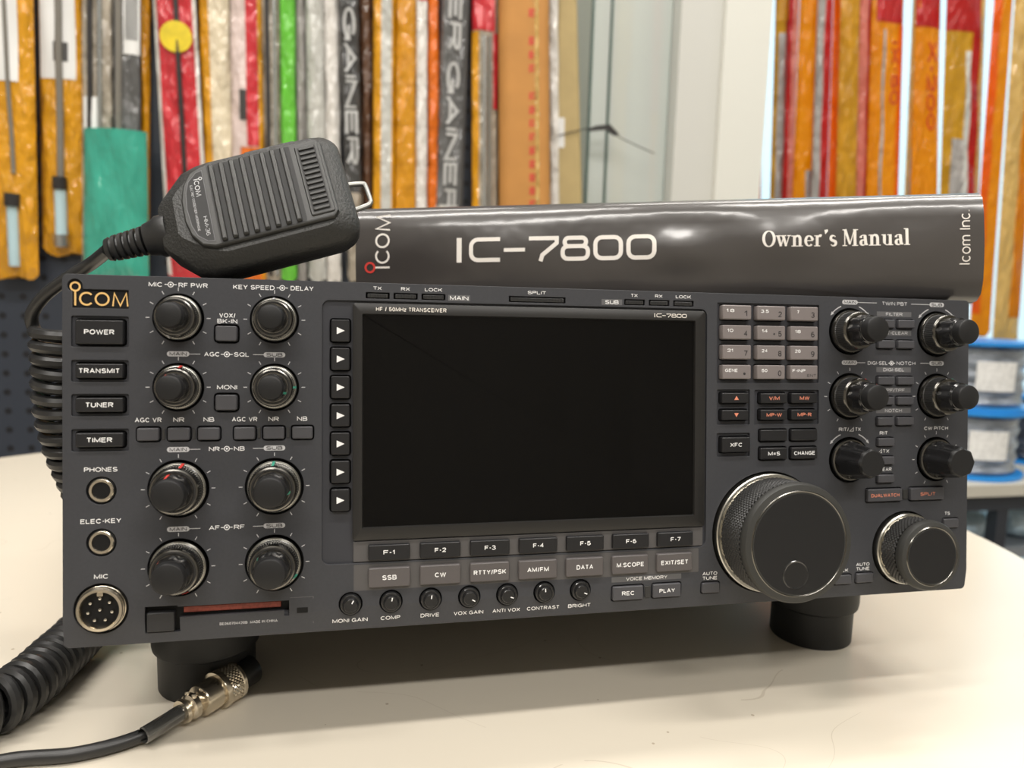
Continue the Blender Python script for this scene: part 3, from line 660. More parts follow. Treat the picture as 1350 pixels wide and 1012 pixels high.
t = Bag('antenna_bag', 'mottled', 786, 10, F['clear'], 'mottled grey antenna bag left of the bright green one', group=GL)
t.rod(0.3, 210, 700, 3, F['rodblack']); t.rod(0.7, 210, 700, 2.5, F['rod'])
Bag('antenna_bag', 'green', 782, 12, F['green'], 'bright green antenna bag above the microphone', group=GL)
Bag('antenna_tube', 'greytube', 788, 12, F['grey'], 'thin grey antenna tube right of the green bag', group=GL, xpow=2)
t = Bag('antenna_tube', 'silver', 780, 18, F['silver'], 'silver crinkled antenna tube second right of the green bag', group=GL, xpow=2)
Bag('antenna_tube', 'creamtube', 786, 16, F['white'], 'off-white antenna tube left of the first dark lettered sleeve', group=GL, xpow=2)
t = Bag('antenna_sleeve', 'gainer1', 782, 12, F['black'], 'dark sleeve lettered R GAINER, above the silver microphone hook', group=GL, xpow=40)
t.word('R GAINER', 0.50, 500, 17, F['whink'], 262, bold=0.045, off=3); t.patch('clear_foot', 0.0, 1.0, 206, 330, F['clear'], 1.0)
Bag('antenna_tube', 'brown', 792, 12, F['brown'], 'dark brown tube right of the first dark lettered sleeve', group=GL, xpow=2)
t = Bag('antenna_bag', 'ysil', 782, 13, F['yellow'], 'yellow antenna bag with a silver crinkled middle strip', group=GL)
t.patch('silver_strip', 0.36, 0.86, 200, 790, F['silver'], 0.8); t.patch('white_foot', 0.05, 0.5, 195, 290, F['white'], 1.2)
Bag('antenna_bag', 'ydeep', 785, 13, F['yellow2'], 'plain deep yellow antenna bag left of the orange one', group=GL)
t = Bag('antenna_bag', 'whred', 782, 10, F['white'], 'thin white antenna bag with red top left of the orange one', group=GL)
t.patch('red_top', 0.1, 1.0, 600, 790, F['red'])
t = Bag('antenna_bag', 'orange', 786, 10, F['orange'], 'thin orange antenna bag left of the second dark lettered sleeve', group=GL)
t.patch('pale_foot', 0.0, 0.85, 195, 310, F['pink'], 0.8)
t = Bag('antenna_sleeve', 'gainer2', 782, 12, F['dark'], 'dark grey sleeve lettered DER GAINER with pale blue foot', group=GL, xpow=40)
t.word('DER GAINER', 0.47, 480, 19, F['whink'], 350, bold=0.045, off=3); t.patch('pale_foot', 0.0, 0.8, 195, 320, F['silver'], 0.9); t.patch('dark_edge', 0.86, 1.0, 195, 790, F['blk'], 0.6)
t = Bag('antenna_bag', 'clearred', 782, 13, F['clear'], 'clear antenna bag with bright red top beside the cardboard carton', group=GL)
t.patch('red_top', 0.0, 0.85, 568, 790, F['red']); t.patch('yellow_edge', 0.0, 0.24, 195, 566, F['yellow'], 0.8); t.patch('red_edge', 0.78, 1.0, 460, 566, F['red'], 0.7); t.rod(0.45, 210, 560, 3.5, F['rod']); t.rod(0.65, 210, 560, 3, F['rodgrey'])
t = Bag('carton', 'carton', 772, 34, F['card'], 'long brown cardboard carton with a column of red print', 'carton', seam=False, xpow=40)
for k in range(24):
    z = 205 + k * 19; y = -17.3
    if random.random() < 0.15: continue
    xc = t.x(0.62, z) - 6; w_ = random.uniform(9, 13); n_ = random.choice((2, 3)); pts = [(xc, z), (xc, z + 12)]
    for q in range(n_):
        zz = z + 12 - q * 12 / n_; pts += [(xc + w_ * random.uniform(.6, 1), zz), (xc + w_ * random.uniform(.6, 1), zz - 2.6), (xc + 3, zz - 2.6), (xc + 3, zz - 12 / n_ + 0.1)]
    b = MB(); b.add([(a, y, c_ - t.zb) for a, c_ in pts[:-1]], [list(range(len(pts) - 1))]); b.build('red_character', F['redink'], t.t, fix=False)
t.patch('pale_band', 0.66, 0.73, 200, 790, F['gold'], 0.3)
t = Bag('card_sleeve', 'whstrip', 800, 8, F['white'], 'narrow white sleeve right of the brown carton', 'sleeve')
t = Bag('card_sleeve', 'khaki', 806, 8, F['khaki'], 'folded tan card sleeve with a small white sticker', 'sleeve', seam=False, xpow=30)
t.patch('sticker', 0.0, 0.35, 418, 462, F['barcode'])
t = Bag('antenna_bag', 'glassA', 880, 10, F['gold'], 'pale orange antenna bag seen through the hazy glass, left one', group='bags behind the hazy glass')
t.rod(0.8, 330, 560, 3, F['rod'])
t = Bag('antenna_bag', 'glassB', 880, 10, F['amber'], 'pale orange antenna bag seen through the hazy glass, right one', group='bags behind the hazy glass')
t.patch('red_top', 0, 1, 500, 700, F['rose'])
b = MB(); tube(b, spline([(-90, 0, -18), (-55, 0, -7), (-25, 0, 1), (0, 0, 3), (18, 0, -8), (50, 0, -20), (80, 0, -30)], 6), [0.8] * 37, 6)
o_ = thing('wire_hook', 'thin black wire with a dark clip in front of the hazy glass', 'hook', (0.283, 0.80, 0.449))
b.build('wire', F['rodblack'], o_); b = MB(); prism(b, [(-34, 5), (-20, -4), (4, -8), (20, 6), (14, 8), (-2, 0), (-20, 3)], -3, 3, P=lambda u, v, h: (u, -h, -v), back=True); b.build('clip', F['rodblack'], o_)

rail = MB(); tube(rail, [(0, 0, 0), (1300, 0, 0)], 9, 12); ro = rail.build('hanging_rail', M['chrome']); ro.location = (0.53, 0.855, 0.80); tag(ro, 'metal rail above the photo carrying the window bags', 'rail')
def RB(key, Y, T, m, label, xpow=4): return Bag('antenna_bag', key, Y, T, F[m], label, group=GR, xpow=xpow)
t = RB('r1', 850, 10, 'rred', 'leftmost window bag, red edge with white label and orange foot')
t.patch('orange_block', 0, .42, 480, 570, F['hot']); t.patch('white_label', 0, .42, 330, 478, F['white']); t.patch('orange_foot', 0, .5, 196, 328, F['hot'])
t = RB('r2', 862, 10, 'olive', 'olive window bag with a grey printed strip, right of the first sky gap'); t.patch('grey_strip', 0.2, 0.8, 360, 640, F['grey']); t.patch('red_print', 0.6, 1.0, 520, 660, F['rred'])
t = RB('r3', 850, 9, 'rose', 'thin rose red window bag beside the olive one'); t.patch('red_edge', 0, .3, 200, 790, F['rred'])
t = RB('r4', 862, 11, 'amber', 'amber window bag with a small grey print, under the little sky gap'); t.patch('grey_print', 0.5, 1, 196, 420, F['grey'])
t = RB('r5', 850, 9, 'rred', 'thin red window bag with grey strip on its left'); t.patch('grey_strip', 0.0, 0.4, 330, 700, F['grey'])
RB('r6', 862, 9, 'hot', 'thin plain bright orange window bag')
t = RB('r7', 850, 12, 'olive', 'wide olive yellow window bag with pale scribble near its foot'); t.patch('pale_print', .15, .4, 215, 330, F['gold'])
t = RB('r8', 862, 9, 'rose', 'thin rose window bag with red stripe right of the wide olive one'); t.patch('red_stripe', .5, .8, 200, 790, F['rred'])
t = RB('r9', 850, 13, 'amber', 'wide amber window bag with orange X-50 lettering and red top'); t.patch('red_top', .1, .9, 672, 790, F['rred']); t.patch('orange_edge', .8, 1, 200, 670, F['hot']); t.patch('grey_line', .3, .38, 200, 660, F['grey']); t.word('(X-50', .68, 590, 16, F['orink'], 105, bold=0.05)
t = RB('r10', 862, 9, 'gold', 'thin tan window bag with a grey print between two sky gaps'); t.patch('grey_print', .2, .9, 280, 470, F['grey'])
t = RB('r11', 850, 12, 'amber', 'amber window bag with orange X-200 lettering and red top'); t.patch('red_top', 0, 1, 672, 790, F['rred']); t.word('X-200', .58, 575, 19, F['orink'], 150, bold=0.05)
t = RB('r12', 850, 14, 'olive', 'wide yellow window bag with a grey label and a red stripe'); t.patch('red_top', .0, .8, 672, 790, F['rred']); t.patch('grey_label', .18, .6, 330, 490, F['grey']); t.patch('pale_strip', .48, .6, 200, 640, F['silver'], 1.4); t.patch('red_stripe', .62, .82, 300, 790, F['rred']); t.patch('cream_edge', .86, 1, 200, 790, F['gold'])
t = RB('r13', 840, 11, 'amber', 'orange yellow window bag right of the widest sky gap'); t.patch('orange_edge', 0, .3, 180, 790, F['hot'])
t = RB('r14', 838, 11, 'gold', 'tan window bag cut by the right edge of the photo'); t.patch('orange_strip', .5, 1, 175, 790, F['amber'])

# placement of the microphone, its cord and plug (world millimetres)
MICM = ((0.9563548, -0.22528259, -0.18610013), (-0.03555857, 0.54241884, -0.83935534), (0.29003636, 0.80933896, 0.51073414))
MICP = (-138.9, 23.0, 231.7)
CORD_LEAD = [(-215, 43, 206.5), (-226, 47, 200), (-238.5, 53, 191), (-246, 58.5, 182)]
COIL_PATH = [(-235, 60, 175), (-235, 60, 160), (-235.5, 61, 140), (-233, 63, 120), (-228, 68, 98), (-224, 76, 74), (-226, 88, 48), (-233, 92, 24), (-240, 78, 14), (-243, 56, 13.6), (-246, 34, 13.6), (-255, 12, 13.6), (-276, 0, 13.6), (-305, -4, 13.6)]
COIL_A0 = 0.0
CORD_TAIL = [(-312, 0, 13), (-330, -8, 8), (-338, -26, 3.5), (-310, -36, 3.3), (-275, -24, 3.3), (-240, -10.5, 3.3), (-212, -10, 3.3), (-190, -3, 4), (-174, 8.5, 7.2)]
PLUG0 = (-174.0, 8.5, 7.5)
PLUG1 = (-148.0, 39.0, 9.4)

# ------------------------------------------------------------------ THE TRANSCEIVER
TH = R(7.0)
rad = thing('transceiver', 'wide dark grey desktop radio transceiver standing on the cream table', 'radio transceiver', (0, 32.7 * MM, 0), (-TH, 0, 0))
rad.rotation_euler = (-TH, 0, 0)
KL, KR = 43.0, 80.6
ROWS = (16.7, 45.0, 86.6, 118.8)
holes_top = []      # holes through the front plate
holes_rec = []      # holes through the recessed plate behind it
def bisect_shear(me):
    """the lower strip of the panel slopes back below the crease line"""
    b = bmesh.new(); b.from_mesh(me); zc = (196.3 - 139.5) * MM
    bmesh.ops.bisect_plane(b, geom=list(b.verts) + list(b.edges) + list(b.faces), plane_co=(0, 0, zc), plane_no=(0, 0, 1))
    for v in b.verts:
        if v.co.z < zc: v.co.y += (zc - v.co.z) * 0.14
    bmesh.ops.recalc_face_normals(b, faces=b.faces)
    b.to_mesh(me); b.free()
def plate(name, outer, holes, h0, h1, bev, m, parent):
    cu = bpy.data.curves.new('plate_source', 'CURVE'); cu.dimensions = '2D'; cu.fill_mode = 'BOTH'
    cu.extrude = (h1 - h0) / 2 - bev; cu.bevel_depth = bev; cu.bevel_resolution = 1; cu.offset = -bev
    for poly in [outer] + holes:
        sp_ = cu.splines.new('POLY'); sp_.points.add(len(poly) - 1); sp_.use_cyclic_u = True
        for q, (u, v) in zip(sp_.points, poly): q.co = (u, -v, 0, 1)
    ob = bpy.data.objects.new('plate_source', cu); me0 = ob.to_mesh(); hm = (h0 + h1) / 2
    vs = [PX(v.co.x, -v.co.y, hm + v.co.z) for v in me0.vertices]; fs = [list(p_.vertices) for p_ in me0.polygons]
    ob.to_mesh_clear(); bpy.data.objects.remove(ob); bpy.data.curves.remove(cu)
    b = MB(); b.add(vs, fs); o = b.build(name, m, parent, fix=False); bisect_shear(o.data); return o
def circ_poly(c, r_, n=40): return [(c[0] + r_ * math.cos(2 * math.pi * i / n), c[1] + r_ * math.sin(2 * math.pi * i / n)) for i in range(n)]
INKS = []           # printing on the panel face, each caption a part of its own
PXS = lambda u, v, h: PX(u, v, h + hs(v))
class _Ink:
    """collects one piece of printing and names it"""
    def __init__(s): s.cur = MB(); s.nm = 'caption'
    def cut(s, nm='caption'):
        if s.cur.v: INKS.append((s.nm, s.cur))
        s.cur = MB(); s.nm = nm; return s.cur
INK = _Ink()
def T(s, u, v, cap=1.75, width=None, mi=0, align='c', nm='caption'): text(INK.cut(nm), s, u, v, cap, 0.07, width, mi, align=align, P=PXS)
def L(u0, v0, u1, v1, w=0.28, mi=1, b=None): stroke(b or INK.cut('caption_line'), [(u0, v0), (u1, v1)], w, 0.06, mi=mi, P=PXS)
def badge(u0, v0, u1, v1, s, cap, wd, mi_bg=2, mi_tx=0, r_=0.1, bold=0.022):
    b = INK.cut('caption_badge'); flat(b, rr(u0, v0, u1, v1, r_, 5), 0.05, mi_bg, PXS); text(b, s, (u0 + u1) / 2, (v0 + v1) / 2, cap, 0.1, wd, mi_tx, bold, PXS)
def pill(u0, v0, u1, v1, s): badge(u0, v0, u1, v1, s, 1.5, (u1 - u0) * 0.76, 1, 3, 1.1, 0.028)
def conc(u, v, r_=1.15, ln=2.3):
    b = INK.cut('caption_mark'); ring_flat(b, (u, v), r_ - 0.3, r_, 0.06, 20, 0); flat(b, [(u + 0.42 * math.cos(q * .5236), v + 0.42 * math.sin(q * .5236)) for q in range(12)], 0.06)
    L(u - ln, v, u - r_ + 0.1, v, mi=0, b=b); L(u + r_ - 0.1, v, u + ln, v, mi=0, b=b)
def ticks(c, r0, r1, angs=range(-150, 151, 30)):
    b = INK.cut('dial_scale')
    for a in angs:
        x, y = math.sin(R(a)), -math.cos(R(a)); L(c[0] + x * r0, c[1] + y * r0, c[0] + x * r1, c[1] + y * r1, 0.32, b=b)
def darrow(c, r_):
    for sg in (-1, 1):
        b = INK.cut('turn_arrow')
        ring_flat(b, c, r_ - 0.25, r_ + 0.25, 0.06, 10, 1, a0=-90 + sg * 22, a1=-90 + sg * 48)
        a = R(-90 + sg * 54); x, y = c[0] + r_ * math.cos(a), c[1] + r_ * math.sin(a); a2 = R(-90 + sg * 46)
        bx, by = math.cos(a2), math.sin(a2)
        flat(b, [(x, y), (c[0] + (r_ - 0.8) * bx, c[1] + (r_ - 0.8) * by), (c[0] + (r_ + 0.8) * bx, c[1] + (r_ + 0.8) * by)], 0.06, 1)

def key(name, rect, m, h=1.6, legend=None, inkm=None, cap=1.75, width=None, rec=False, r_=0.6, gap=0.55, extra=None, label=None, base=None):
    u0, v0, u1, v1 = rect; off = hs((v0 + v1) / 2)
    hole = rr(u0 - gap, v0 - gap, u1 + gap, v1 + gap, r_ + gap, 3)
    (holes_rec if rec else holes_top).append(hole)
    if not rec: holes_rec.append(hole)
    b = MB(); prism(b, rr(u0, v0, u1, v1, r_, 3), -3.2, h + off, 0.45, 0)
    if legend: text(b, legend, (u0 + u1) / 2, (v0 + v1) / 2, cap, h + off + 0.05, width, 1, bold=0.03)
    if extra: extra(b, h + off + 0.05)
    o = b.build(name, [m, inkm or M['ink_white'], M['ink_black']], rad, fix=False)
    if label: o['label'] = label
    return o

# --- left column of power keys
for s, v0, v1, rc0, rc1, wd in (('POWER', 18.2, 27.8, 16.6, 28.9, 11), ('TRANSMIT', 35.6, 41.3, 34.2, 42.9, 15), ('TUNER', 49.2, 54.9, 47.8, 56.6, 10.2), ('TIMER', 63.2, 68.9, 61.8, 70.7, 9.4)):
    holes_top.append(rr(3.3, rc0, 24.3, rc1, 0.7, 3))
    key('power_key', (5.2, v0, 22.7, v1), M['key_black'], 1.5, s, cap=1.95, width=wd, rec=True, gap=0.7)
# --- small keys between the knobs
T('VOX/', 61.9, 15.3, 1.85, 6.3); T('BK-IN', 61.9, 17.7, 1.85, 7.8); T('MONI', 61.8, 45.0, 1.85, 7.9)
key('push_key', (57.4, 19.7, 65.9, 26.0), M['key_grey'], 1.7, gap=0.8, r_=0.9); key('push_key', (57.4, 48.1, 65.9, 54.5), M['key_grey'], 1.7, gap=0.8, r_=0.9)
for x0, cs in ((27.2, ('AGC VR', 'NR', 'NB')), (64.3, ('AGC VR', 'NR', 'NB'))):
    for i in range(3):
        u = x0 + 11.55 * i; key('push_key', (u + 0.3, 61.5, u + 8.7, 66.7), M['key_grey'], 1.3, gap=0.6, r_=0.7)
        T(cs[i], u + 4.4, 58.3, 1.85, 10.0 if i == 0 else 4.2)
    for i in range(2):
        b = MB(); u = x0 + 9.3 + 11.55 * i; prism(b, rr(u + 0.25, 61.9, u + 1.55, 66.3, 0.2, 2), -0.2, 0.35, 0.15); b.build('key_lamp', M['lamp'], rad)
# --- captions left half
T('MIC', 34.4, 3.3, 1.85, 5.2); conc(40.1, 3.2); T('RF PWR', 48.7, 3.3, 1.85, 11.2)
T('KEY SPEED', 72.4, 3.4, 1.85, 16.4); conc(83.7, 3.3); T('DELAY', 91.7, 3.3, 1.85, 9.3)
for v, a, bb in ((31.4, 'AGC', 'SQL'), (70.5, 'NR', 'NB'), (103.1, 'AF', 'RF')):
    pill(38.6, v - 1.05, 47.2, v + 1.05, 'MAIN'); pill(76.2, v - 1.05, 84.9, v + 1.05, 'SUB')
    w_ = 6.0 if len(a) == 3 else 4.2
    T(a, 58.9 - w_ / 2, v, 1.8, w_); conc(61.7, v); T(bb, 64.5 + w_ / 2, v, 1.8, w_)
    L(47.2, v, 51.4, v); L(72.0, v, 76.2, v)
T('PHONES', 14.0, 78.0, 1.85, 12.3); T('ELEC-KEY', 14.0, 98.7, 1.85, 15.0); T('MIC', 14.1, 121.0, 1.85, 5.3)

# --- twin knobs on the left
def twin_knob(c, big, mark, a_out, a_in, label=None):
    s = 1.2 if big else 1.0
    holes_top.append(circ_poly(c, 9.9 * s)); holes_rec.append(circ_poly(c, 9.9 * s))
    ticks(c, 10.9 * s if not big else 12.7, 12.4 * s if not big else 14.2)
    t = MB()
    lathe(t, c, [(9.2 * s, -3), (9.2 * s, 0.8), (9.0 * s, 1.3)], 56, 1); lathe(t, c, [(9.0 * s, 1.3), (8.6 * s, 1.9), (8.35 * s, 2.0)], 56, 2)
    lathe(t, c, [(8.35 * s, 2.0), (8.2 * s, 2.1), (7.9 * s, 6.3 * s)], 120, 0, smooth=False, mod=lambda a, k: 1 + 0.012 * (1 if int(round(a / (2 * math.pi) * 120)) % 2 else -1))
    lathe(t, c, [(7.9 * s, 6.3 * s), (7.5 * s, 7.0 * s), (7.0 * s, 7.2 * s)], 56, 1); lathe(t, c, [(7.0 * s, 7.2 * s), (6.4 * s, 7.3 * s), (5.5 * s, 6.9 * s)], 56, 0)
    o = t.build('outer_knob', [M['knob_gloss'], M['dark_metal'], M['steel']], rad, sharp=30)
    ri = 6.15 if big else 4.85; hi = 19.0 if big else 16.5
    t = MB()
    fl = lambda a, k: (1 + 0.05 * math.cos(8 * a)) if k in (1, 2) else 1
    lathe(t, c, [(ri + 0.95, 6.7 * s), (ri + 0.8, 7.5 * s), (ri + 0.35, hi * 0.80)], 64, 0, mod=fl)
    lathe(t, c, [(ri + 0.3, hi * 0.80), (ri + 0.1, hi - 0.9), (ri - 0.3, hi - 0.25), (ri - 0.8, hi), (0, hi)], 64, 1)
    k = t.build('inner_knob', [M['knob_gloss'], M['knob_cap']], o, sharp=30)
    for a, r0, r1, h0, h1, par in ((a_out, 7.9 * s, 8.9 * s, 1.8, 6.2 * s, o), (a_in, ri + 0.15, ri + 0.95, 7.6 * s, hi * 0.8, k)):
        q = MB(); ca, sa = math.cos(R(a)), math.sin(R(a)); w_ = 0.42 * s
        pts = []
        for (rad_, hh) in ((r1, h0), (r0, h1)):
            for sg in (-1, 1): pts.append(PX(c[0] + ca * (rad_ + 0.12) - sa * w_ * sg, c[1] + sa * (rad_ + 0.12) + ca * w_ * sg, hh + 0.05))
        for (rad_, hh) in ((r1, h0), (r0, h1)):
            for sg in (-1, 1): pts.append(PX(c[0] + ca * (rad_ - 0.5) - sa * w_ * sg, c[1] + sa * (rad_ - 0.5) + ca * w_ * sg, hh - 0.05))
        q.add(pts, [[0, 1, 3, 2], [4, 6, 7, 5], [0, 2, 6, 4], [1, 5, 7, 3], [2, 3, 7, 6], [0, 4, 5, 1]])
        q.build('pointer_mark', mark, par)
RM, GM = M['red_mark'], M['green_mark']
twin_knob((KL, ROWS[0]), False, M['ink_grey'], 110, 150); twin_knob((KR, ROWS[0]), False, M['ink_grey'], -90, 190)
twin_knob((KL, ROWS[1]), False, RM, -80, -125); twin_knob((KR, ROWS[1]), False, GM, 0, 25)
twin_knob((KL, ROWS[2]), True, RM, -78, -105); twin_knob((KR, ROWS[2]), True, GM, -90, 10)
twin_knob((KL, ROWS[3]), True, RM, 70, -140); twin_knob((KR, ROWS[3]), True, GM, 30, -140)

# --- sockets
for v in (86.5, 107.4):
    c = (14.1, v); holes_top.append(circ_poly(c, 5.6)); holes_rec.append(circ_poly(c, 5.6))
    t = MB(); lathe(t, c, [(5.3, -3.2), (5.3, -0.6), (4.9, -0.3), (4.75, -0.2)], 40, 1); lathe(t, c, [(4.75, -0.9), (4.7, 0.0), (4.35, 0.35), (3.5, 0.3), (3.15, -0.3), (3.1, -7)], 40, 0)
    o = t.build('jack_socket', [M['nickel'], M['inner']], rad); t = MB(); lathe(t, c, [(3.1, -6.9), (0, -7)], 24); t.build('socket_floor', M['inner'], o)
c = (14.0, 134.0); holes_top.append(circ_poly(c, 10.2, 56)); holes_rec.append(circ_poly(c, 10.2, 56))
t = MB(); lathe(t, c, [(10.0, -3.2), (10.0, -1.6), (9.2, -1.3)], 56, 1); lathe(t, c, [(9.2, -1.4), (9.2, -0.2), (8.9, 0.0), (8.7, 0.8), (8.9, 1.1), (8.6, 1.5), (8.75, 1.9), (8.4, 2.5), (7.4, 2.6), (7.0, 1.9), (6.9, -2.0)], 64, 0)
mo = t.build('microphone_socket', [M['nickel'], M['inner']], rad, sharp=50)
t = MB(); lathe(t, c, [(6.95, -0.2), (0, -0.2)], 40); t.build('socket_insert', M['inner'], mo)
for i in range(8):
    a = R(-90 + 360 / 7 * i); q = c if i == 7 else (c[0] + 4.5 * math.cos(a), c[1] + 4.5 * math.sin(a))
    t = MB(); lathe(t, q, [(0.75, -0.25), (0.75, 1.1), (0.55, 1.6), (0, 1.8)], 14); t.build('contact_pin', M['chrome'], mo)
t = MB(); prism(t, rr(12.9, 127.1, 15.1, 128.6, 0.3, 2), -0.3, 1.6, 0.1); t.build('key_notch', M['nickel'], mo)

# --- memory card slot
prism_slot = (42.3, 134.6, 86.6, 141.6)
holes_top.append([(30.2, 134.4), (42.6, 134.4), (42.6, 135.0), (86.5, 135.0), (86.5, 141.4), (84.6, 141.4), (84.6, 139.0), (43.4, 139.2), (43.4, 145.3), (30.2, 145.3)])
holes_rec.append([(30.2, 134.4), (86.5, 134.4), (86.5, 139.4), (43.4, 139.4), (43.4, 145.3), (30.2, 145.3)])
t = MB(); prism(t, rr(30.9, 136.9, 41.4, 144.8, 0.4, 2), -3, 0.3, 0.4); sl = t.build('card_eject_door', M['cabinet'], rad)
t = MB(); prism(t, rr(44.5, 135.7, 83.0, 138.2, 0.2, 2), -8, -2.2, 0.2); cd_ = t.build('memory_card', M['card_red'], rad); cd_['label'] = 'dull red card edge inside the slot'
stroke(INK.cut('panel_line'), [(86.9, 133.9), (96.4, 133.9), (96.4, 145.5)], 0.22, 0.06, mi=2, P=PXS)
t = MB(); prism(t, rr(89.7, 138.3, 94.2, 140.6, 0.2, 2), -0.2, 0.12, 0.1); t.build('card_lamp', M['inner'], rad)
T('BE060704420B  MADE IN CHINA', 70.3, 143.3, 1.15, 23.0, 1)

# --- display
DISP = rr(99.9, 7.9, 277.2, 120.7, 3.2, 6); holes_top.append(DISP)
for i in range(7):
    v = 16.1 + 12.05 * i
    key('arrow_key', (103.6, v, 111.4, v + 9.5), M['key_black'], 1.2, rec=True, r_=0.8, gap=0.6, extra=lambda b_, h_, v_=v: flat(b_, [(106.0, v_ + 3.3), (109.3, v_ + 4.8), (106.0, v_ + 6.3)], h_, 1))
t = MB(); outer = rr(112.7, 8.9, 276.2, 110.9, 1.2, 4); win_ = rr(117.0, 13.8, 270.6, 105.3, 0.5, 4); ins = inset(outer, 0.5)
def fit(poly, n): return poly
rings = []
for poly, h in ((outer, -1.0), (outer, 0.35), (inset(outer, 0.5), 0.7), (rr(116.6, 13.4, 271.0, 105.7, 0.6, 4), 0.7), (win_, -0.6)): rings.append([PX(u, v, h) for u, v in poly])
loft(t, rings, cap0=False, cap1=False); dsp = t.build('display_bezel', M['bezel'], rad)
t = MB(); flat(t, rr(116.8, 13.6, 270.8, 105.5, 0.5, 4), -0.5); prism(t, rr(116.8, 13.6, 270.8, 105.5, 0.5, 4), -1.5, -0.5, 0.0); t.build('display_screen', M['screen'], dsp)
t = MB(); text(t, 'HF / 50MHz TRANSCEIVER', 137.6, 11.3, 1.75, 0.76, 30.4); t.build('type_lettering', M['ink_cream'], dsp, fix=False)
t = MB(); model_mark(t, 250.2, 12.2, 1.75, 16.2, 0.76, k=0.17); t.build('model_lettering', M['ink_cream'], dsp, fix=False)
# function key row and mode keys
t = MB(); prism(t, rr(112.9, 111.4, 275.9, 120.4, 0.6, 3), -1.0, -0.35, 0.3); t.build('function_strip', M['panel_light'], rad)
for i in range(7):
    u = 119.0 + 22.15 * i; v0 = 112.9
    key('function_key', (u + 0.3, v0, u + 18.1, v0 + 6.7), M['key_black'], 1.5, 'F-%d' % (i + 1), cap=1.95, width=5.0, rec=True, gap=0.4)
t = MB(); flat(t, rr(113.2, 121.4, 273.5, 132.6, 0.5, 3), 0.03); t.build('mode_strip', M['panel_light'], rad, fix=False)
for i, (s, wd) in enumerate((('SSB', 6.2), ('CW', 4.9), ('RTTY/PSK', 14.6), ('AM/FM', 10.0), ('DATA', 7.9), ('M.SCOPE', 13.4), ('EXIT/SET', 13.6))):
    u = 119.0 + 22.05 * i; key('mode_key', (u + 0.4, 122.8, u + 18.2, 131.3), M['key_mode'], 1.7, s, cap=2.05, width=wd, gap=0.7, r_=0.7)
pots = ('MONI GAIN', 'COMP', 'DRIVE', 'VOX GAIN', 'ANTI VOX', 'CONTRAST', 'BRIGHT')
for i, (s, wd) in enumerate(zip(pots, (14.8, 8.4, 8.2, 13.3, 12.6, 15.2, 10.8))):
    c = (111.9 + 17.17 * i, 138.0); holes_top.append(circ_poly(c, 5.0)); holes_rec.append(circ_poly(c, 5.0))
    t = MB(); lathe(t, c, [(4.5, -3.2), (4.5, 0.6), (4.2, 1.4), (3.9, 1.6)], 40); lathe(t, c, [(3.9, 1.6), (3.4, 1.5), (3.1, 2.6), (2.6, 3.1), (0, 3.2)], 40, 0)
    a = R((-60, -80, -85, 30, 20, -95, 25)[i]); stroke(t, [(c[0] + 1.0 * math.cos(a), c[1] + 1.0 * math.sin(a)), (c[0] + 2.5 * math.cos(a), c[1] + 2.5 * math.sin(a))], 0.45, 3.25, mi=1)
    t.build('trimmer_knob', [M['knob_gloss'], M['ink_white']], rad, sharp=30)
    T(s, c[0] - 0.2, 145.3, 1.7, wd)
# top indicator row
for u0, u1 in ((118.1, 128.2), (129.9, 140.3), (142.0, 152.4), (181.0, 207.3), (235.6, 245.7), (247.8, 258.0), (260.0, 270.3)):
    holes_top.append(rr(u0, 4.1, u1, 6.8, 0.3, 2)); holes_rec.append(rr(u0, 4.1, u1, 6.8, 0.3, 2))
    t = MB(); prism(t, rr(u0 + 0.7, 4.6, u1 - 0.7, 6.4, 0.3, 2), -3, -0.15, 0.25)
    n_ = int((u1 - u0 - 2) / 0.7)
    for j in range(n_): u = u0 + 1.2 + 0.7 * j; flat(t, [(u, 4.8), (u + 0.3, 4.8), (u + 0.3, 6.2), (u, 6.2)], -0.1, 1)
    t.build('indicator_lamp', [M['lamp'], M['inner']], rad, fix=False)
for s, u, wd in (('TX', 123.0, 3.6), ('RX', 135.0, 3.8), ('LOCK', 147.2, 7.6), ('SPLIT', 193.8, 8.6), ('TX', 240.4, 3.4), ('RX', 252.6, 3.7), ('LOCK', 265.0, 7.7)): T(s, u, 2.3, 1.45, wd)
badge(153.6, 4.3, 163.4, 7.0, 'MAIN', 1.8, 8.2)
badge(224.5, 4.3, 234.5, 7.0, 'SUB', 1.8, 6.6)
# voice memory
badge(230.0, 132.9, 264.7, 135.4, 'VOICE MEMORY', 1.55, 20.5)
key('voice_key', (230.4, 137.3, 245.4, 143.8), M['key_grey'], 1.0, 'REC', cap=1.9, width=6.2); key('voice_key', (250.2, 137.2, 264.3, 143.6), M['key_grey'], 1.0, 'PLAY', cap=1.9, width=7.8)
t = MB(); prism(t, rr(246.4, 137.8, 249.2, 143.2, 0.2, 2), -0.3, 0.4, 0.15); t.build('key_lamp', M['lamp'], rad)

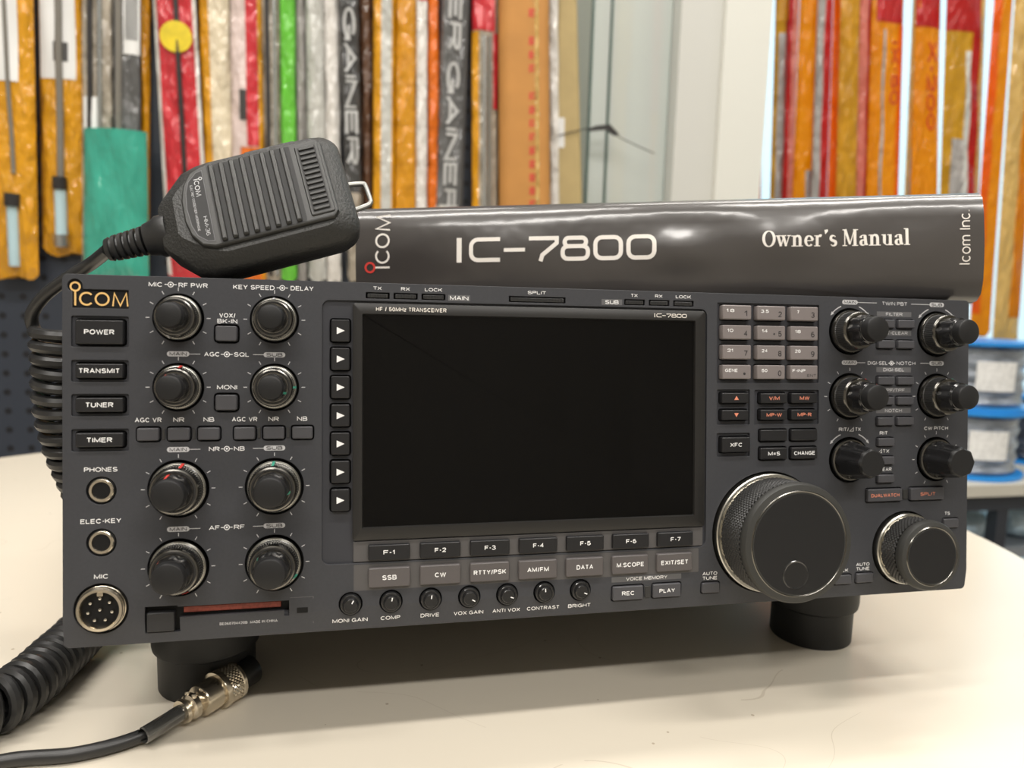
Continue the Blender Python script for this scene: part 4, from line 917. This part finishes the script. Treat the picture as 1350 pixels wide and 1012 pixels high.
# --- keypad and memory keys
holes_top.append(rr(282.5, 4.5, 337.0, 42.8, 0.6, 3))
bands = (('1.8', '1'), ('3.5', '2'), ('7', '3'), ('10', '4'), ('14', '.5'), ('18', '6'), ('21', '7'), ('24', '8'), ('28', '9'), ('GENE', '.'), ('50', '0'), ('F-INP', 'ENT'))
for i, (bnd, dg) in enumerate(bands):
    u = (284.3, 302.4, 320.2)[i % 3]; v = (5.7, 15.2, 24.7, 34.2)[i // 3]
    def ex(b_, h_, u=u, v=v, bnd=bnd, dg=dg):
        text(b_, bnd, u + (3.9 if len(bnd) < 4 else 4.6), v + 2.6, 1.55, h_, {1: 1.2, 2: 3.1, 3: 4.2, 4: 6.6, 5: 7.0}[len(bnd)], 1, bold=0.03)
        if dg == 'ENT': text(b_, dg, u + 11.5, v + 4.9, 1.4, h_, 5.0, 2, bold=0.02)
        elif dg == '.': flat(b_, circ_poly((u + 11.4, v + 4.2), 0.65, 12), h_, 2)
        else:
            text(b_, dg[-1], u + 12.0, v + 3.9, 2.7, h_, 1.9, 2, bold=0.02)
            if dg == '.5': flat(b_, circ_poly((u + 8.9, v + 4.0), 0.5, 12), h_, 2)
    key('keypad_key', (u, v, u + 15.0, v + 6.8), M['key_pad'], 2.0, rec=True, gap=0.5, r_=0.6, extra=ex)
holes_top.append(rr(282.6, 46.0, 299.8, 62.9, 0.6, 3)); holes_top.append(rr(302.3, 46.2, 337.2, 63.0, 0.6, 3)); holes_top.append(rr(282.7, 66.9, 299.9, 78.1, 0.6, 3))
OR = M['ink_orange']
key('arrow_up_key', (284.4, 47.5, 298.6, 52.5), M['key_black'], 1.6, inkm=OR, rec=True, extra=lambda b_, h_: flat(b_, [(290.7, 50.9), (293.1, 50.9), (291.9, 49.0)], h_, 1))
key('arrow_down_key', (284.4, 55.7, 298.6, 60.7), M['key_black'], 1.6, inkm=OR, rec=True, extra=lambda b_, h_: flat(b_, [(290.7, 57.2), (291.9, 59.1), (293.1, 57.2)], h_, 1))
for r_, s, wd in (((304.8, 47.7, 319.0, 52.6), 'V/M', 5.6), ((321.2, 47.7, 335.4, 52.6), 'MW', 5.2), ((304.8, 55.7, 319.0, 60.7), 'MP-W', 8.2), ((321.2, 55.7, 335.4, 60.7), 'MP-R', 7.6)):
    key('memory_key', r_, M['key_black'], 1.6, s, OR, 1.75, wd, rec=True)
key('blank_key', (304.8, 65.4, 319.2, 70.9), M['key_black'], 1.6); key('blank_key', (321.3, 65.4, 335.6, 70.9), M['key_black'], 1.6)
key('vfo_key', (304.8, 74.1, 319.2, 79.8), M['key_black'], 1.6, 'M=S', cap=1.9, width=6.4); key('vfo_key', (321.3, 74.1, 335.6, 79.8), M['key_black'], 1.6, 'CHANGE', cap=1.9, width=11.4)
key('transmit_check_key', (284.5, 68.7, 299.2, 76.0), M['key_black'], 1.8, 'XFC', cap=1.9, width=6.4, rec=True)

# --- right hand column
pill(349.8, 1.5, 358.5, 3.7, 'MAIN'); L(358.5, 2.6, 369.4, 2.6); T('TWIN PBT', 379.7, 2.75, 1.75, 14.6, 1); L(389.4, 2.7, 400.2, 2.7); pill(400.2, 1.6, 408.8, 3.8, 'SUB')
pill(349.8, 31.5, 358.5, 33.7, 'MAIN'); L(358.5, 32.6, 363.0, 32.6); T('DIGI-SEL', 370.2, 32.7, 1.75, 11.4, 1); conc(378.2, 32.7, 1.1, 2.0); T('NOTCH', 386.6, 32.7, 1.75, 11.0, 1); L(395.0, 32.6, 400.2, 32.6); pill(400.4, 31.5, 409.0, 33.7, 'SUB')
for s, v, wd in (('FILTER', 8.05, 9.6), ('PBT-CLEAR', 17.5, 15.8), ('DIGI-SEL', 36.0, 12.2), ('APF/TPF', 46.3, 13.0), ('NOTCH', 56.6, 9.8)):
    badge(369.5, v - 1.25, 389.5, v + 1.25, s, 1.6, wd, 2, 1)
for v in (10.9, 21.2, 39.5, 49.6, 59.9):
    for u in (369.5, 380.9): key('filter_key', (u, v, u + 9.5, v + 4.1), M['key_grey'], 1.6, gap=0.45)
T('RIT', 374.0, 67.9, 1.75, 4.6); T('TX', 375.4, 77.0, 1.75, 3.8); stroke(INK.cur, [(371.0, 77.8), (372.9, 77.8), (372.9, 76.0)], 0.26, 0.07, True); T('CLEAR', 374.4, 86.2, 1.75, 8.6)
for v in (70.3, 79.6, 88.7): key('filter_key', (369.9, v, 379.3, v + 4.1), M['key_grey'], 1.6, gap=0.45)
key('watch_key', (364.1, 95.9, 384.1, 102.2), M['key_grey'], 1.5, 'DUALWATCH', OR, 1.7, 16.2); key('watch_key', (389.0, 95.9, 408.8, 102.2), M['key_grey'], 1.5, 'SPLIT', OR, 1.7, 9.0)
t = MB(); prism(t, rr(385.2, 96.6, 388.0, 101.5, 0.2, 2), -0.3, 0.5, 0.15); t.build('key_lamp', M['lamp'], rad)
T('RIT/', 351.2, 65.8, 1.75, 5.6); stroke(INK.cur, [(354.5, 66.7), (356.7, 66.7), (356.7, 64.9)], 0.26, 0.07, True); T('TX', 359.2, 65.8, 1.75, 3.2); T('CW PITCH', 404.8, 65.8, 1.75, 14.2)
darrow((354.2, 17.2), 13.4); darrow((404.6, 17.6), 13.4); darrow((354.5, 81.0), 13.6)
for c in ((354.4, 49.4), (404.9, 49.4), (404.9, 81.6)): ticks(c, 12.7, 14.2)
def tall_knob(c, mark=None, a_out=0, a_in=0):
    holes_top.append(circ_poly(c, 11.6)); holes_rec.append(circ_poly(c, 11.6))
    t = MB(); lathe(t, c, [(10.7, -3), (10.7, 0.8), (10.3, 1.6), (9.7, 1.7)], 56, 1); lathe(t, c, [(9.7, 1.7), (9.4, 2.0), (9.25, 7.4)], 120, 0, smooth=False, mod=lambda a, k: 1 + 0.014 * (1 if int(round(a / (2 * math.pi) * 120)) % 2 else -1))
    lathe(t, c, [(9.25, 7.4), (9.0, 8.0), (8.7, 8.3), (8.3, 8.4)], 56, 1); lathe(t, c, [(8.3, 8.4), (7.0, 8.3)], 56, 0)
    o = t.build('outer_knob', [M['knurl'], M['dark_metal']], rad, sharp=30)
    t = MB(); fl = lambda a, k: 1 + 0.055 * math.cos(8 * a) if k < 4 else 1
    lathe(t, c, [(7.3, 8.0), (7.15, 9.5), (6.75, 15.2), (6.55, 16.0)], 80, 0, mod=fl)
    lathe(t, c, [(6.1, 15.9), (6.0, 19.9), (5.75, 20.4), (5.2, 20.7), (0, 20.7)], 64, 1)
    lathe(t, c, [(6.9, 15.4), (6.0, 16.3)], 64, 0)
    k = t.build('inner_knob', [M['knob_gloss'], M['knob_cap']], o, sharp=30)
    if mark:
        for par, a, r_, h0, h1 in ((o, a_out, 9.5, 1.8, 7.8), (k, a_in, 7.3, 9.6, 15.2)):
            q = MB(); ca, sa = math.cos(R(a)), math.sin(R(a)); w_ = 0.4; pts = []
            for rr_, hh in ((r_ + 0.15, h0), (r_ - 0.25, h1)):
                for sg in (-1, 1): pts.append(PX(c[0] + ca * rr_ - sa * w_ * sg, c[1] + sa * rr_ + ca * w_ * sg, hh))
            for rr_, hh in ((r_ - 0.6, h0), (r_ - 0.9, h1)):
                for sg in (-1, 1): pts.append(PX(c[0] + ca * rr_ - sa * w_ * sg, c[1] + sa * rr_ + ca * w_ * sg, hh))
            q.add(pts, [[0, 1, 3, 2], [4, 6, 7, 5], [0, 2, 6, 4], [1, 5, 7, 3], [2, 3, 7, 6], [0, 4, 5, 1]]); q.build('pointer_mark', mark, par)
tall_knob((354.2, 17.1)); tall_knob((404.6, 17.6)); tall_knob((354.4, 49.4), RM, -70, -60); tall_knob((404.9, 49.4), GM, -75, -60)
def cone_knob(c, r1, line=False):
    holes_top.append(circ_poly(c, 11.4)); holes_rec.append(circ_poly(c, 11.4))
    t = MB(); lathe(t, c, [(10.4, -3), (10.4, 0.8), (10.1, 1.5), (9.4, 1.7), (9.0, 1.5)], 56, 1)
    fl = lambda a, k: 1 + 0.045 * math.cos(8 * a)
    lathe(t, c, [(9.0, 1.4), (8.8, 3.0), (r1 + 0.35, 15.6)], 80, 0, mod=fl); lathe(t, c, [(r1 + 0.35, 15.6), (r1 + 0.1, 16.4), (r1 - 0.5, 17.0), (0, 17.0)], 80, 2, mod=lambda a, k: fl(a, k) if k < 2 else 1)
    o = t.build('cone_knob', [M['knob_gloss'], M['dark_metal'], M['knob_cap']], rad, sharp=30)
    if line:
        q = MB(); prism(q, [(c[0] - 0.3, c[1] - 9.1), (c[0] + 0.3, c[1] - 9.1), (c[0] + 0.3, c[1] - r1 + 1), (c[0] - 0.3, c[1] - r1 + 1)], 1.5, 4.0, 0.05); q.build('pointer_mark', M['ink_grey'], o)
cone_knob((354.5, 81.0), 6.5); cone_knob((404.9, 81.6), 6.9, True)
# auto tune, lock and step keys
T('AUTO', 279.4, 133.7, 1.6, 7.6); T('TUNE', 279.4, 135.9, 1.6, 7.6); T('AUTO', 362.6, 133.5, 1.6, 7.6); T('TUNE', 362.6, 135.7, 1.6, 7.6); T('TS', 411.9, 109.7, 1.7, 3.2); T('LOCK', 350.6, 136.0, 1.6, 7.4)
for r_ in ((275.2, 138.0, 284.2, 142.9), (358.6, 137.9, 368.2, 142.6), (346.4, 138.2, 355.8, 142.8), (409.3, 112.4, 418.1, 117.1)): key('push_key', r_, M['key_grey'], 1.0, gap=0.5, r_=0.6)

# --- tuning dials
def knurled(mb, c, r_, h0, h1, n, rows, amp, mi):
    """diamond knurling: a wrapped band of small pyramids"""
    vs = []; fs = []; n += n % 2
    for j in range(rows + 1):
        for i in range(n):
            a = 2 * math.pi * i / n
            q = r_ + (amp if (i + j) % 2 == 0 else 0); vs.append(PX(c[0] + q * math.cos(a), c[1] + q * math.sin(a), h0 + (h1 - h0) * j / rows))
    for j in range(rows):
        for i in range(n):
            k = (i + 1) % n; A, B_, C_, D = j * n + i, j * n + k, (j + 1) * n + k, (j + 1) * n + i
            fs += [[A, B_, D], [B_, C_, D]] if (i + j) % 2 == 0 else [[A, B_, C_], [A, C_, D]]
    mb.add(vs, fs, mi, False)
def dial(name, c, rw, rg, hf, n, rows, face_r, dimple, label):
    holes_top.append(circ_poly(c, rw, 72)); holes_rec.append(circ_poly(c, rw, 72))
    t = MB(); lathe(t, c, [(rw - 1.0, -2.0), (rw - 0.9, 2.4), (rw - 1.4, 2.9), (rg - 0.6, 3.0)], 96, 0); o = t.build(name, M['steel'], rad, sharp=30); o['label'] = label
    ns = 18 if dimple else 16
    t = MB()
    for i in range(ns):      # dark gaps in the rim above the metal ring
        a0 = 360 / ns * i; ring = []
        for h, q in ((2.9, rg - 0.2), (4.2, rg - 0.2)): ring.append([PX(c[0] + q * math.cos(R(a0 + k * 4)), c[1] + q * math.sin(R(a0 + k * 4)), h) for k in range(int(360 / ns / 4) - 0)])
        loft(t, ring, closed=False, cap0=False, cap1=False, smooth=True)
    lathe(t, c, [(rg - 0.5, 2.8), (rg - 0.5, 4.4)], 72)
    t.build('slotted_ring', M['chrome'], o, fix=False)
    t = MB(); knurled(t, c, rg - 0.5, 4.2, hf - 5.0, n, rows, 0.55, 0); t.build('knurled_grip', M['knurl'], o, fix=False)
    t = MB(); lathe(t, c, [(rg - 0.8, hf - 5.0), (rg - 0.1, hf - 4.6), (rg + 0.2, hf - 3.6), (rg + 0.1, hf - 2.0), (rg - 0.7, hf - 0.6), (face_r + 1.6, hf)], 96, 0)
    t.build('front_rim', M['rubber'], o, sharp=40)
    t = MB(); lathe(t, c, [(face_r + 1.6, hf), (face_r + 1.25, hf + 0.35), (face_r + 0.9, hf + 0.2), (face_r + 0.5, hf - 0.35)], 96); t.build('bright_ring', M['dark_metal'], o)
    t = MB()
    fr = face_r + 0.5
    if dimple:
        d, dr = dimple
        # face disc with a round opening: ring of quads between opening and rim
        n_ = 96; A = [(c[0] + fr * math.cos(2 * math.pi * i / n_), c[1] + fr * math.sin(2 * math.pi * i / n_)) for i in range(n_)]
        B_ = []
        for (u, v) in A:
            w_ = Vector((u - d[0], v - d[1])); ang = math.atan2(w_.y, w_.x); B_.append((d[0] + dr * math.cos(ang), d[1] + dr * math.sin(ang)))
        loft(t, [[PX(u, v, hf - 0.35) for u, v in A], [PX(u, v, hf + 0.1) for u, v in [(c[0] + (u - c[0]) * 0.985, c[1] + (v - c[1]) * 0.985) for u, v in A]], [PX(u, v, hf + 0.1) for u, v in B_]], cap0=False, cap1=False)
        t.build('dial_face', M['knob_cap'], o)
        t = MB(); lathe(t, d, [(dr, hf + 0.1), (dr - 0.35, hf + 0.45), (dr - 0.9, hf + 0.2)], 48, 1)
        lathe(t, d, [(dr - 0.9, hf + 0.2), (dr * 0.80, hf - 1.6), (dr * 0.66, hf - 3.2), (dr * 0.45, hf - 4.4), (dr * 0.2, hf - 5.0), (0, hf - 5.1)], 48, 0)
        t.build('finger_dimple', [mat('dimple_shade_black', srgb(13, 13, 14), 0.13, spec=0.8), M['knob_gloss']], o, sharp=40)  # gloss black set darker than the face, putting bowl shade into the colour
    else:
        lathe(t, c, [(fr, hf - 0.35), (fr - 0.3, hf + 0.1), (0, hf + 0.1)], 96); t.build('dial_face', M['knob_cap'], o)
dial('tuning_dial', (310.2, 115.3), 29.6, 27.3, 25.8, 150, 15, 22.6, ((308.2, 129.2), 6.6), 'large main tuning dial with a finger dimple')
dial('sub_tuning_dial', (386.8, 126.4), 18.8, 17.0, 18.3, 96, 9, 12.9, None, 'smaller second tuning dial')

# --- maker plate recess
holes_top.append([(3.7, 13.4), (3.7, 6.6)] + [(4.65 + 2.75 * math.cos(R(a)), 4.65 + 2.75 * math.sin(R(a))) for a in range(135, 385, 14)] + [(7.6, 5.9), (24.3, 5.9), (24.3, 13.4)])
t = MB(); flat(t, rr(2, 2, 24.6, 13.6, 0.5, 2), -0.93); mp_ = t.build('maker_plate', M['inner'], rad, fix=False)
t = MB(); maker_mark(t, 3.95, 12.45, 5.5, -0.55, w=0.72)
mk = t.build('maker_mark', M['ink_gold'], mp_, fix=False)

# --- plates
outer = rr(0, 0, 424, 149.6, 2.2, 5)
fp = plate('front_panel', outer, holes_top, -1.6, 0.0, 0.18, M['panel'], rad)
plate('recess_plate', rr(1, 1, 423, 148.6, 1.5, 4), holes_rec, -2.4, -1.0, 0.1, M['recess'], rad)
t = MB(); prism(t, rr(0.8, 0.8, 423.2, 147.8, 2, 4), -20, -3.05, 0); o_ = t.build('front_frame', M['inner'], rad)
t = MB(); prism(t, rr(0.15, 0.15, 423.85, 149.0, 2.2, 5), -22, -1.7, 0)
ob_ = MB()
A_ = rr(0.15, 0.15, 423.85, 148.2, 2.2, 5); B2 = inset(A_, 0.9)
loft(ob_, [[PX(u, v, -22) for u, v in A_], [PX(u, v, -1.4) for u, v in A_], [PX(u, v, -1.4) for u, v in B2], [PX(u, v, -22) for u, v in B2]], cap0=False, cap1=False)
ob_.build('panel_rim', M['panel'], rad)
t = MB(); prism(t, rr(7, 1.6, 417, 147, 2, 3), -385, -20.5, 0, back=True)
for i in range(14):       # ventilation ribs on the top cover, behind the panel
    u = 60 + i * 22; box(t, *PX(u, 1.7, -140), *PX(u + 3, 0.6, -300))
t.build('cabinet', M['cabinet'], rad)
INK.cut()
for nm_, b_ in INKS: b_.build(nm_, [M['ink_white'], M['ink_grey'], M['ink_dim'], M['ink_black']], fp, fix=False)
# --- feet
for x in (-171.0, 171.0):
    t = MB(); lathe(t, (0, 0), [(22.6, 0), (23.0, 0.8), (23.0, 19.5), (23.3, 20.3), (25.2, 21.6), (25.6, 24), (25.6, 60)], 56, P=ZP)
    t.add([(22.6 * math.cos(2 * math.pi * i / 40), 22.6 * math.sin(2 * math.pi * i / 40), 0) for i in range(40)], [list(range(40))])
    f_ = t.build('front_foot', M['foot'], rad, sharp=45); f_.location = (x * MM, 16.5 * MM * math.cos(TH), 16.5 * MM * math.sin(TH)); f_.rotation_euler = (TH, 0, 0)
for x in (-165.0, 165.0):
    t = MB(); lathe(t, (0, 0), [(14, 0), (15, 1), (15, 11)], 32, P=ZP); t.add([(14 * math.cos(2 * math.pi * i / 40), 14 * math.sin(2 * math.pi * i / 40), 0) for i in range(40)], [list(range(40))])
    yy = 300.0; f_ = t.build('rear_foot', M['foot'], rad); f_.location = (x * MM, yy * MM, yy * math.tan(TH) * MM); f_.rotation_euler = (TH, 0, 0)

# ------------------------------------------------------------------ THE MANUAL BINDER ON TOP
rm = Euler((-TH, 0, 0)).to_matrix().to_4x4(); rm.translation = Vector((0, 32.7 * MM, 0))
bm_ = rm @ Matrix.Translation(Vector((114.4 - 212, 114 - 57, 196.5)) * MM) @ Matrix.Rotation(-math.atan2(112, 319.6), 4, 'Z')
bd = thing('manual_binder', 'thick dark vinyl binder of printed manual lying on the transceiver', 'binder')
bd.matrix_world = bm_
W_, D_, TB = 339.0, 236.0, 58.5
t = MB()
# cover: one sheet bent round a slightly bulged spine, section drawn in (depth, height)
sec_o = [(D_, 0.0), (12, 0.0), (6, 0.8), (2.0, 4.0), (0.3, 9)] + [(-1.6 * math.sin(math.pi * k / 16), 9 + (TB - 18) * k / 16) for k in range(1, 16)] + [(0.3, TB - 9), (1.5, TB - 4.0), (5, TB - 1), (10, TB), (D_, TB)]
sec_i = inset(sec_o, 0) ; th_ = 3.0
def off_sec(sec, d):
    out = []
    for i in range(len(sec)):
        a = Vector(sec[max(i - 1, 0)]); b_ = Vector(sec[min(i + 1, len(sec) - 1)]); n_ = (b_ - a).normalized(); out.append((sec[i][0] + n_.y * d, sec[i][1] - n_.x * d))
    return out
sec_i = off_sec(sec_o, th_)
if sec_i[len(sec_i) // 2][0] < sec_o[len(sec_o) // 2][0]: sec_i = off_sec(sec_o, -th_)
def spine_wave(x, z):
    if not 4 < z < TB - 4: return 0.0
    e = math.sin(math.pi * (z - 4) / (TB - 8))
    return e * (0.35 * math.sin(x * 0.033 + z * 0.07) + 0.22 * math.sin(x * 0.085 - z * 0.10) + 1.6 * math.exp(-((x - 186) / 20) ** 2) * math.sin(z * 0.15 + 0.6) - 1.5 * math.exp(-((x - 236) / 20) ** 2 - ((z - 34) / 13) ** 2))
def spine_y(x, z):
    b0 = -1.6 * math.sin(math.pi * max(0, min(1, (z - 9) / (TB - 18))))
    return b0 + spine_wave(x, z)
NX = 90; rings = []
for i in range(NX + 1):
    x = W_ * i / NX; e = min(i, NX - i) / NX; sh_ = 1.0
    ring = []
    for (y, z) in sec_o:
        w_ = 0.0
        if y < 12: w_ = spine_wave(x, z)
        ring.append((x, y + w_, z))
    ring += [(x, y, z) for (y, z) in reversed(sec_i)]
    rings.append(ring)
loft(t, rings, smooth=True); t.build('vinyl_cover', M['binder'], bd, sharp=50)
t = MB()
for k in range(1): box(t, 12, 14, 3.4, W_ - 14, D_ - 6, TB - 9)
t.build('page_block', M['paper'], bd)
BP = lambda u, v, h: (u, spine_y(u, -v) - h, -v)      # u along the spine, v = -height
SPH = 0.28
t = MB(); model_mark(t, 59.8, -24.2, 14.0, 111, SPH, P=BP, k=0.165); t.build('model_lettering', M['ink_cream'], bd, fix=False)
t = MB(); serif_title(t, 226.8, -29.6, 8.9, 75.5, SPH, P=BP); t.build('title_lettering', M['ink_cream'], bd, fix=False)
t = MB(); text(t, 'Icom Inc.', 329.3, -33.3, 5.6, SPH, 29.0, 0, 0.0, BP, rot=-90); t.build('company_lettering', M['ink_cream'], bd, fix=False)
t = MB(); maker_mark(t, 20.4, -21.2, 8.6, SPH, 0, 1, BP, w=1.1, rot=True); t.build('maker_mark', [M['ink_cream'], M['red_mark']], bd, fix=False)

# ------------------------------------------------------------------ THE HAND MICROPHONE
mic = thing('hand_microphone', 'black hand microphone leaning on the transceiver with coiled cord and plug', 'microphone')
mb_M = Matrix(MICM).to_4x4() @ Matrix.Diagonal((0.919, 1.111, 0.92, 1.0)); mb_M.translation = Vector(MICP) * MM
def mout(xl, xr, w, taper, r_, n=6):
    """body outline: tapered neck at -x, rounded at +x"""
    base = [(xl, -9 * taper), (xl + 2, -12 * taper), (xl + 13, -w + 2.2), (xl + 20, -w), (xr - r_, -w)]
    pts = list(base)
    for i in range(1, n): a = R(-90 + 90 * i / n); pts.append((xr - r_ + r_ * math.cos(a), -w + r_ + r_ * math.sin(a)))
    pts.append((xr, -w + r_))
    return pts + [(x, -y) for x, y in reversed(pts)]
def mring(o, z): return [(x, y, z) for x, y in o]
t = MB()
lv = [(mout(-40, 37, 18, .8, 9), -13.5), (mout(-43, 40, 21.5, .9, 9), -12.5), (mout(-45, 42.5, 24.5, 1.0, 9), -6), (mout(-46, 43.5, 26, 1.0, 9), 1), (mout(-46, 43.5, 26, 1.0, 9), 4), (mout(-45, 42.5, 25, 1.0, 9), 6.5), (mout(-38, 38, 22.6, .95, 8), 10.3), (mout(-36.5, 37, 21.8, .93, 8), 11.2)]
loft(t, [mring(o, z) for o, z in lv], smooth=True)
mbody = t.build('microphone_body', M['mic_tex'], mic, sharp=28); mbody.matrix_world = mb_M
def mpart(b, name, m, sharp=30, fix=True):
    o = b.build(name, m, mbody, sharp=sharp, fix=fix); return o
MP = lambda u, v, h: (u, v, h)
# raised face with rounded left end
fo = [(-21.0, -19.5), (33.5, -19.5), (36, -17.0), (36, 17.0), (33.5, 19.5), (-21.0, 19.5), (-26.5, 17.5), (-30.5, 12), (-32.3, 5), (-32.3, -5), (-30.5, -12), (-26.5, -17.5)]
t = MB(); prism(t, fo, 10.0, 13.2, 0.8, P=MP); mpart(t, 'face_plate', M['mic'])
# grille: dark bed with eight raised bars
t = MB(); prism(t, rr(-18.3, -18.6, 21.2, 18.6, 0.8, 3), 13.0, 13.28, 0, P=MP); gr = mpart(t, 'grille_bed', M['mic_dark'])
for i in range(8):
    x = -17.4 + 4.85 * i; t = MB(); prism(t, rr(x, -18.2, x + 2.5, 18.2, 0.5, 2), 13.0, 14.7, 0.7, P=MP); o_ = t.build('grille_bar', M['mic'], gr)
t = MB(); prism(t, rr(23.4, -17.4, 34.6, 17.4, 1.0, 3), 13.0, 13.8, 0.5, P=MP); sp_o = mpart(t, 'slot_frame', M['mic'])
t = MB(); prism(t, rr(24.6, -16.0, 33.2, 16.0, 0.5, 2), 13.7, 13.86, 0, P=MP)
t.build('slot_bed', M['mic_dark'], sp_o)
t = MB()
for i in range(13): y = -14.8 + 2.47 * i; prism(t, rr(25.2, y - 0.65, 32.6, y + 0.65, 0.2, 2), 13.7, 14.5, 0.25, P=MP)
t.build('slot_ribs', M['mic'], sp_o)
# name plate
npl = [(-20.6, -17), (-20.6, 17), (-23.5, 16.5), (-27.5, 13), (-29.4, 8), (-30.2, 0), (-29.4, -8), (-27.5, -13), (-23.5, -16.5)]
t = MB(); prism(t, npl, 13.1, 13.3, 0, P=MP); stroke(t, npl, 0.35, 13.36, True, 2, MP)
NPP = lambda u, v, h: (-v, -u, h)       # reads from the top edge downwards
def npt(s, along, across, cap, wd): text(t, s, along, -across, cap, 13.36, wd, 1, 0.0, lambda u, v, h: (-v, -u, h))
for s, a, x, cp, wd in (('ELECTRET CONDENSER MICROPHONE', 0.0, -26.6, 1.1, 22.0), ('HM-36', 9.5, -22.9, 1.8, 9.0)):
    text(t, s, a, -x, cp, 13.36, wd, 1, 0.0, lambda u, v, h: (-v, -u, h))
maker_mark(t, -13.6, 25.0, 2.3, 13.36, 1, None, lambda u, v, h: (-v, -u, h), w=0.34)
mpart(t, 'name_plate', [M['mic_dark'], M['ink_grey'], M['ink_dim']], fix=False)
# talk bar, neck, hook
t = MB(); prism(t, rr(-2, 20, 24, 28.2, 1.5, 3), -5, 4.5, 0.8, P=MP, back=True); mpart(t, 'talk_bar', M['mic'])
t = MB(); tube(t, spline([(40, 10, -11), (46, 9.6, -11.5), (50.2, 8.6, -11.5), (51.2, 7.4, -11.5), (51.6, 0, -11.5), (51.2, -1.6, -11.5), (49.5, -2.6, -11.5), (44, -3.2, -11.5), (40, -3.4, -11)], 5), 1.2, 10); mpart(t, 'hanger_loop', mat('hanger_steel', srgb(150, 150, 146), 0.4, metal=0.9))
t = MB(); prof = []
XP = lambda u, v, h: (h, u, v)
pr = [(8.6, -43), (8.6, -48), (7.6, -49.5), (6.6, -54)]
for k in range(5): x = -55.0 - k * 3.0; pr += [(4.3, x), (6.1 - 0.18 * k, x - 0.3), (5.9 - 0.18 * k, x - 2.0), (4.2, x - 2.3)]
pr += [(4.2, -70.2), (5.0, -70.6), (4.4, -72.5), (3.0, -73.0), (0, -73)]
lathe(t, (0, 0, 0), pr, 32, P=XP); mpart(t, 'strain_relief', M['cord'], sharp=40)
# cord: from the strain relief over the back left corner, into the coil, out to the plug
wp = lambda p: tuple((mb_M @ (Vector(p) * MM)) / MM)
s0 = wp((-72, 0, 0)); s1 = wp((-78, 0, 0))
path = spline(COIL_PATH, 14)
# arc-length resample then wind
cum = [0.0]
for a, b_ in zip(path, path[1:]): cum.append(cum[-1] + (b_ - a).length)
def at(s):
    for i in range(1, len(cum)):
        if cum[i] >= s: k = (s - cum[i - 1]) / (cum[i] - cum[i - 1]); return path[i - 1].lerp(path[i], k)
    return path[-1]
PITCH, RC, RT = 6.1, 10.4, 2.85
turns = cum[-1] / PITCH; N_ = int(turns * 18); pts = []; nrm = None
ang0 = COIL_A0
for i in range(N_ + 1):
    s = cum[-1] * i / N_; p_ = at(s); tg = (at(min(cum[-1], s + 2)) - at(max(0, s - 2))).normalized()
    if nrm is None: nrm = Vector((-1, 0, 0))
    nrm = (nrm - tg * nrm.dot(tg)).normalized(); bi = tg.cross(nrm); a = ang0 - 2 * math.pi * s / PITCH
    e = min(1, (cum[-1] - s) / 8 + 0.25)
    pts.append(p_ + (nrm * math.cos(a) + bi * math.sin(a)) * RC * e)
t = MB(); tube(t, pts, RT, 9); t.build('coiled_cord', M['cord'], mic, fix=True)
lead = spline([s0] + CORD_LEAD + pts[0:4:3], 10)
t = MB(); tube(t, lead, 2.9, 12); t.build('cord_lead', M['cord'], mic)
tail = spline(CORD_TAIL, 10)
t = MB(); tube(t, tail, 3.0, 12); t.build('cord_tail', M['cord'], mic)
# plug, lying on the table against the left front foot
p0 = Vector(PLUG0); p1 = Vector(PLUG1); ax = (p1 - p0).normalized()
u_ = ax.cross(Vector((0, 0, 1))).normalized(); v_ = u_.cross(ax)
QP = lambda u, v, h: tuple(p0 + ax * h + u_ * u + v_ * v)
t = MB(); lathe(t, (0, 0), [(3.2, -20), (3.7, -19.5), (3.7, 0), (3.3, 0.5)], 24, P=QP); t.build('clear_sleeve', M['sleeve'], mic)
t = MB(); lathe(t, (0, 0), [(3.4, -1.5), (5.4, -1.2), (5.8, 0.2), (5.2, 1.2), (4.6, 2.2), (5.9, 3.2), (6.0, 5.6), (4.9, 6.6), (4.6, 7.6), (7.2, 8.6), (7.4, 9.2)], 40, P=QP)
lathe(t, (0, 0), [(7.4, 9.2), (7.5, 10), (7.5, 21.5), (7.0, 22)], 40, P=QP); pl_ = t.build('plug_shell', M['nickel'], mic, sharp=35)
t = MB(); lathe(t, (0, 0), [(7.0, 17.5), (9.0, 17.8), (9.3, 18.6), (9.3, 20.3), (8.8, 20.8)], 40, P=QP); lathe(t, (0, 0), [(8.8, 27.0), (9.2, 27.5), (9.2, 29.0), (8.6, 29.6), (6.8, 29.7)], 40, P=QP); t.build('collar_rim', M['nickel'], pl_)
_PX = PX; PX = QP; t = MB(); knurled(t, (0, 0), 8.6, 20.6, 27.2, 54, 7, 0.45, 0); PX = _PX; t.build('knurled_collar', M['nickel'], pl_, fix=False)
t = MB(); lathe(t, (0, 0), [(6.9, 29.5), (6.9, 39.5), (6.6, 40), (5.9, 40), (5.7, 36), (0, 36)], 36, P=QP); t.build('plug_tip', M['cord'], pl_, sharp=35)
for sg in (-1, 1):
    t = MB(); lathe(t, (0, 0), [(1.2, 5.0), (1.2, 6.2), (0.8, 6.8), (0, 6.8)], 14, P=lambda u, v, h: QP(h * 0.8 * 0 + u + sg * 2.2, v * 0 + h, 4.4 + v)); t.build('clamp_screw', M['nickel'], pl_)
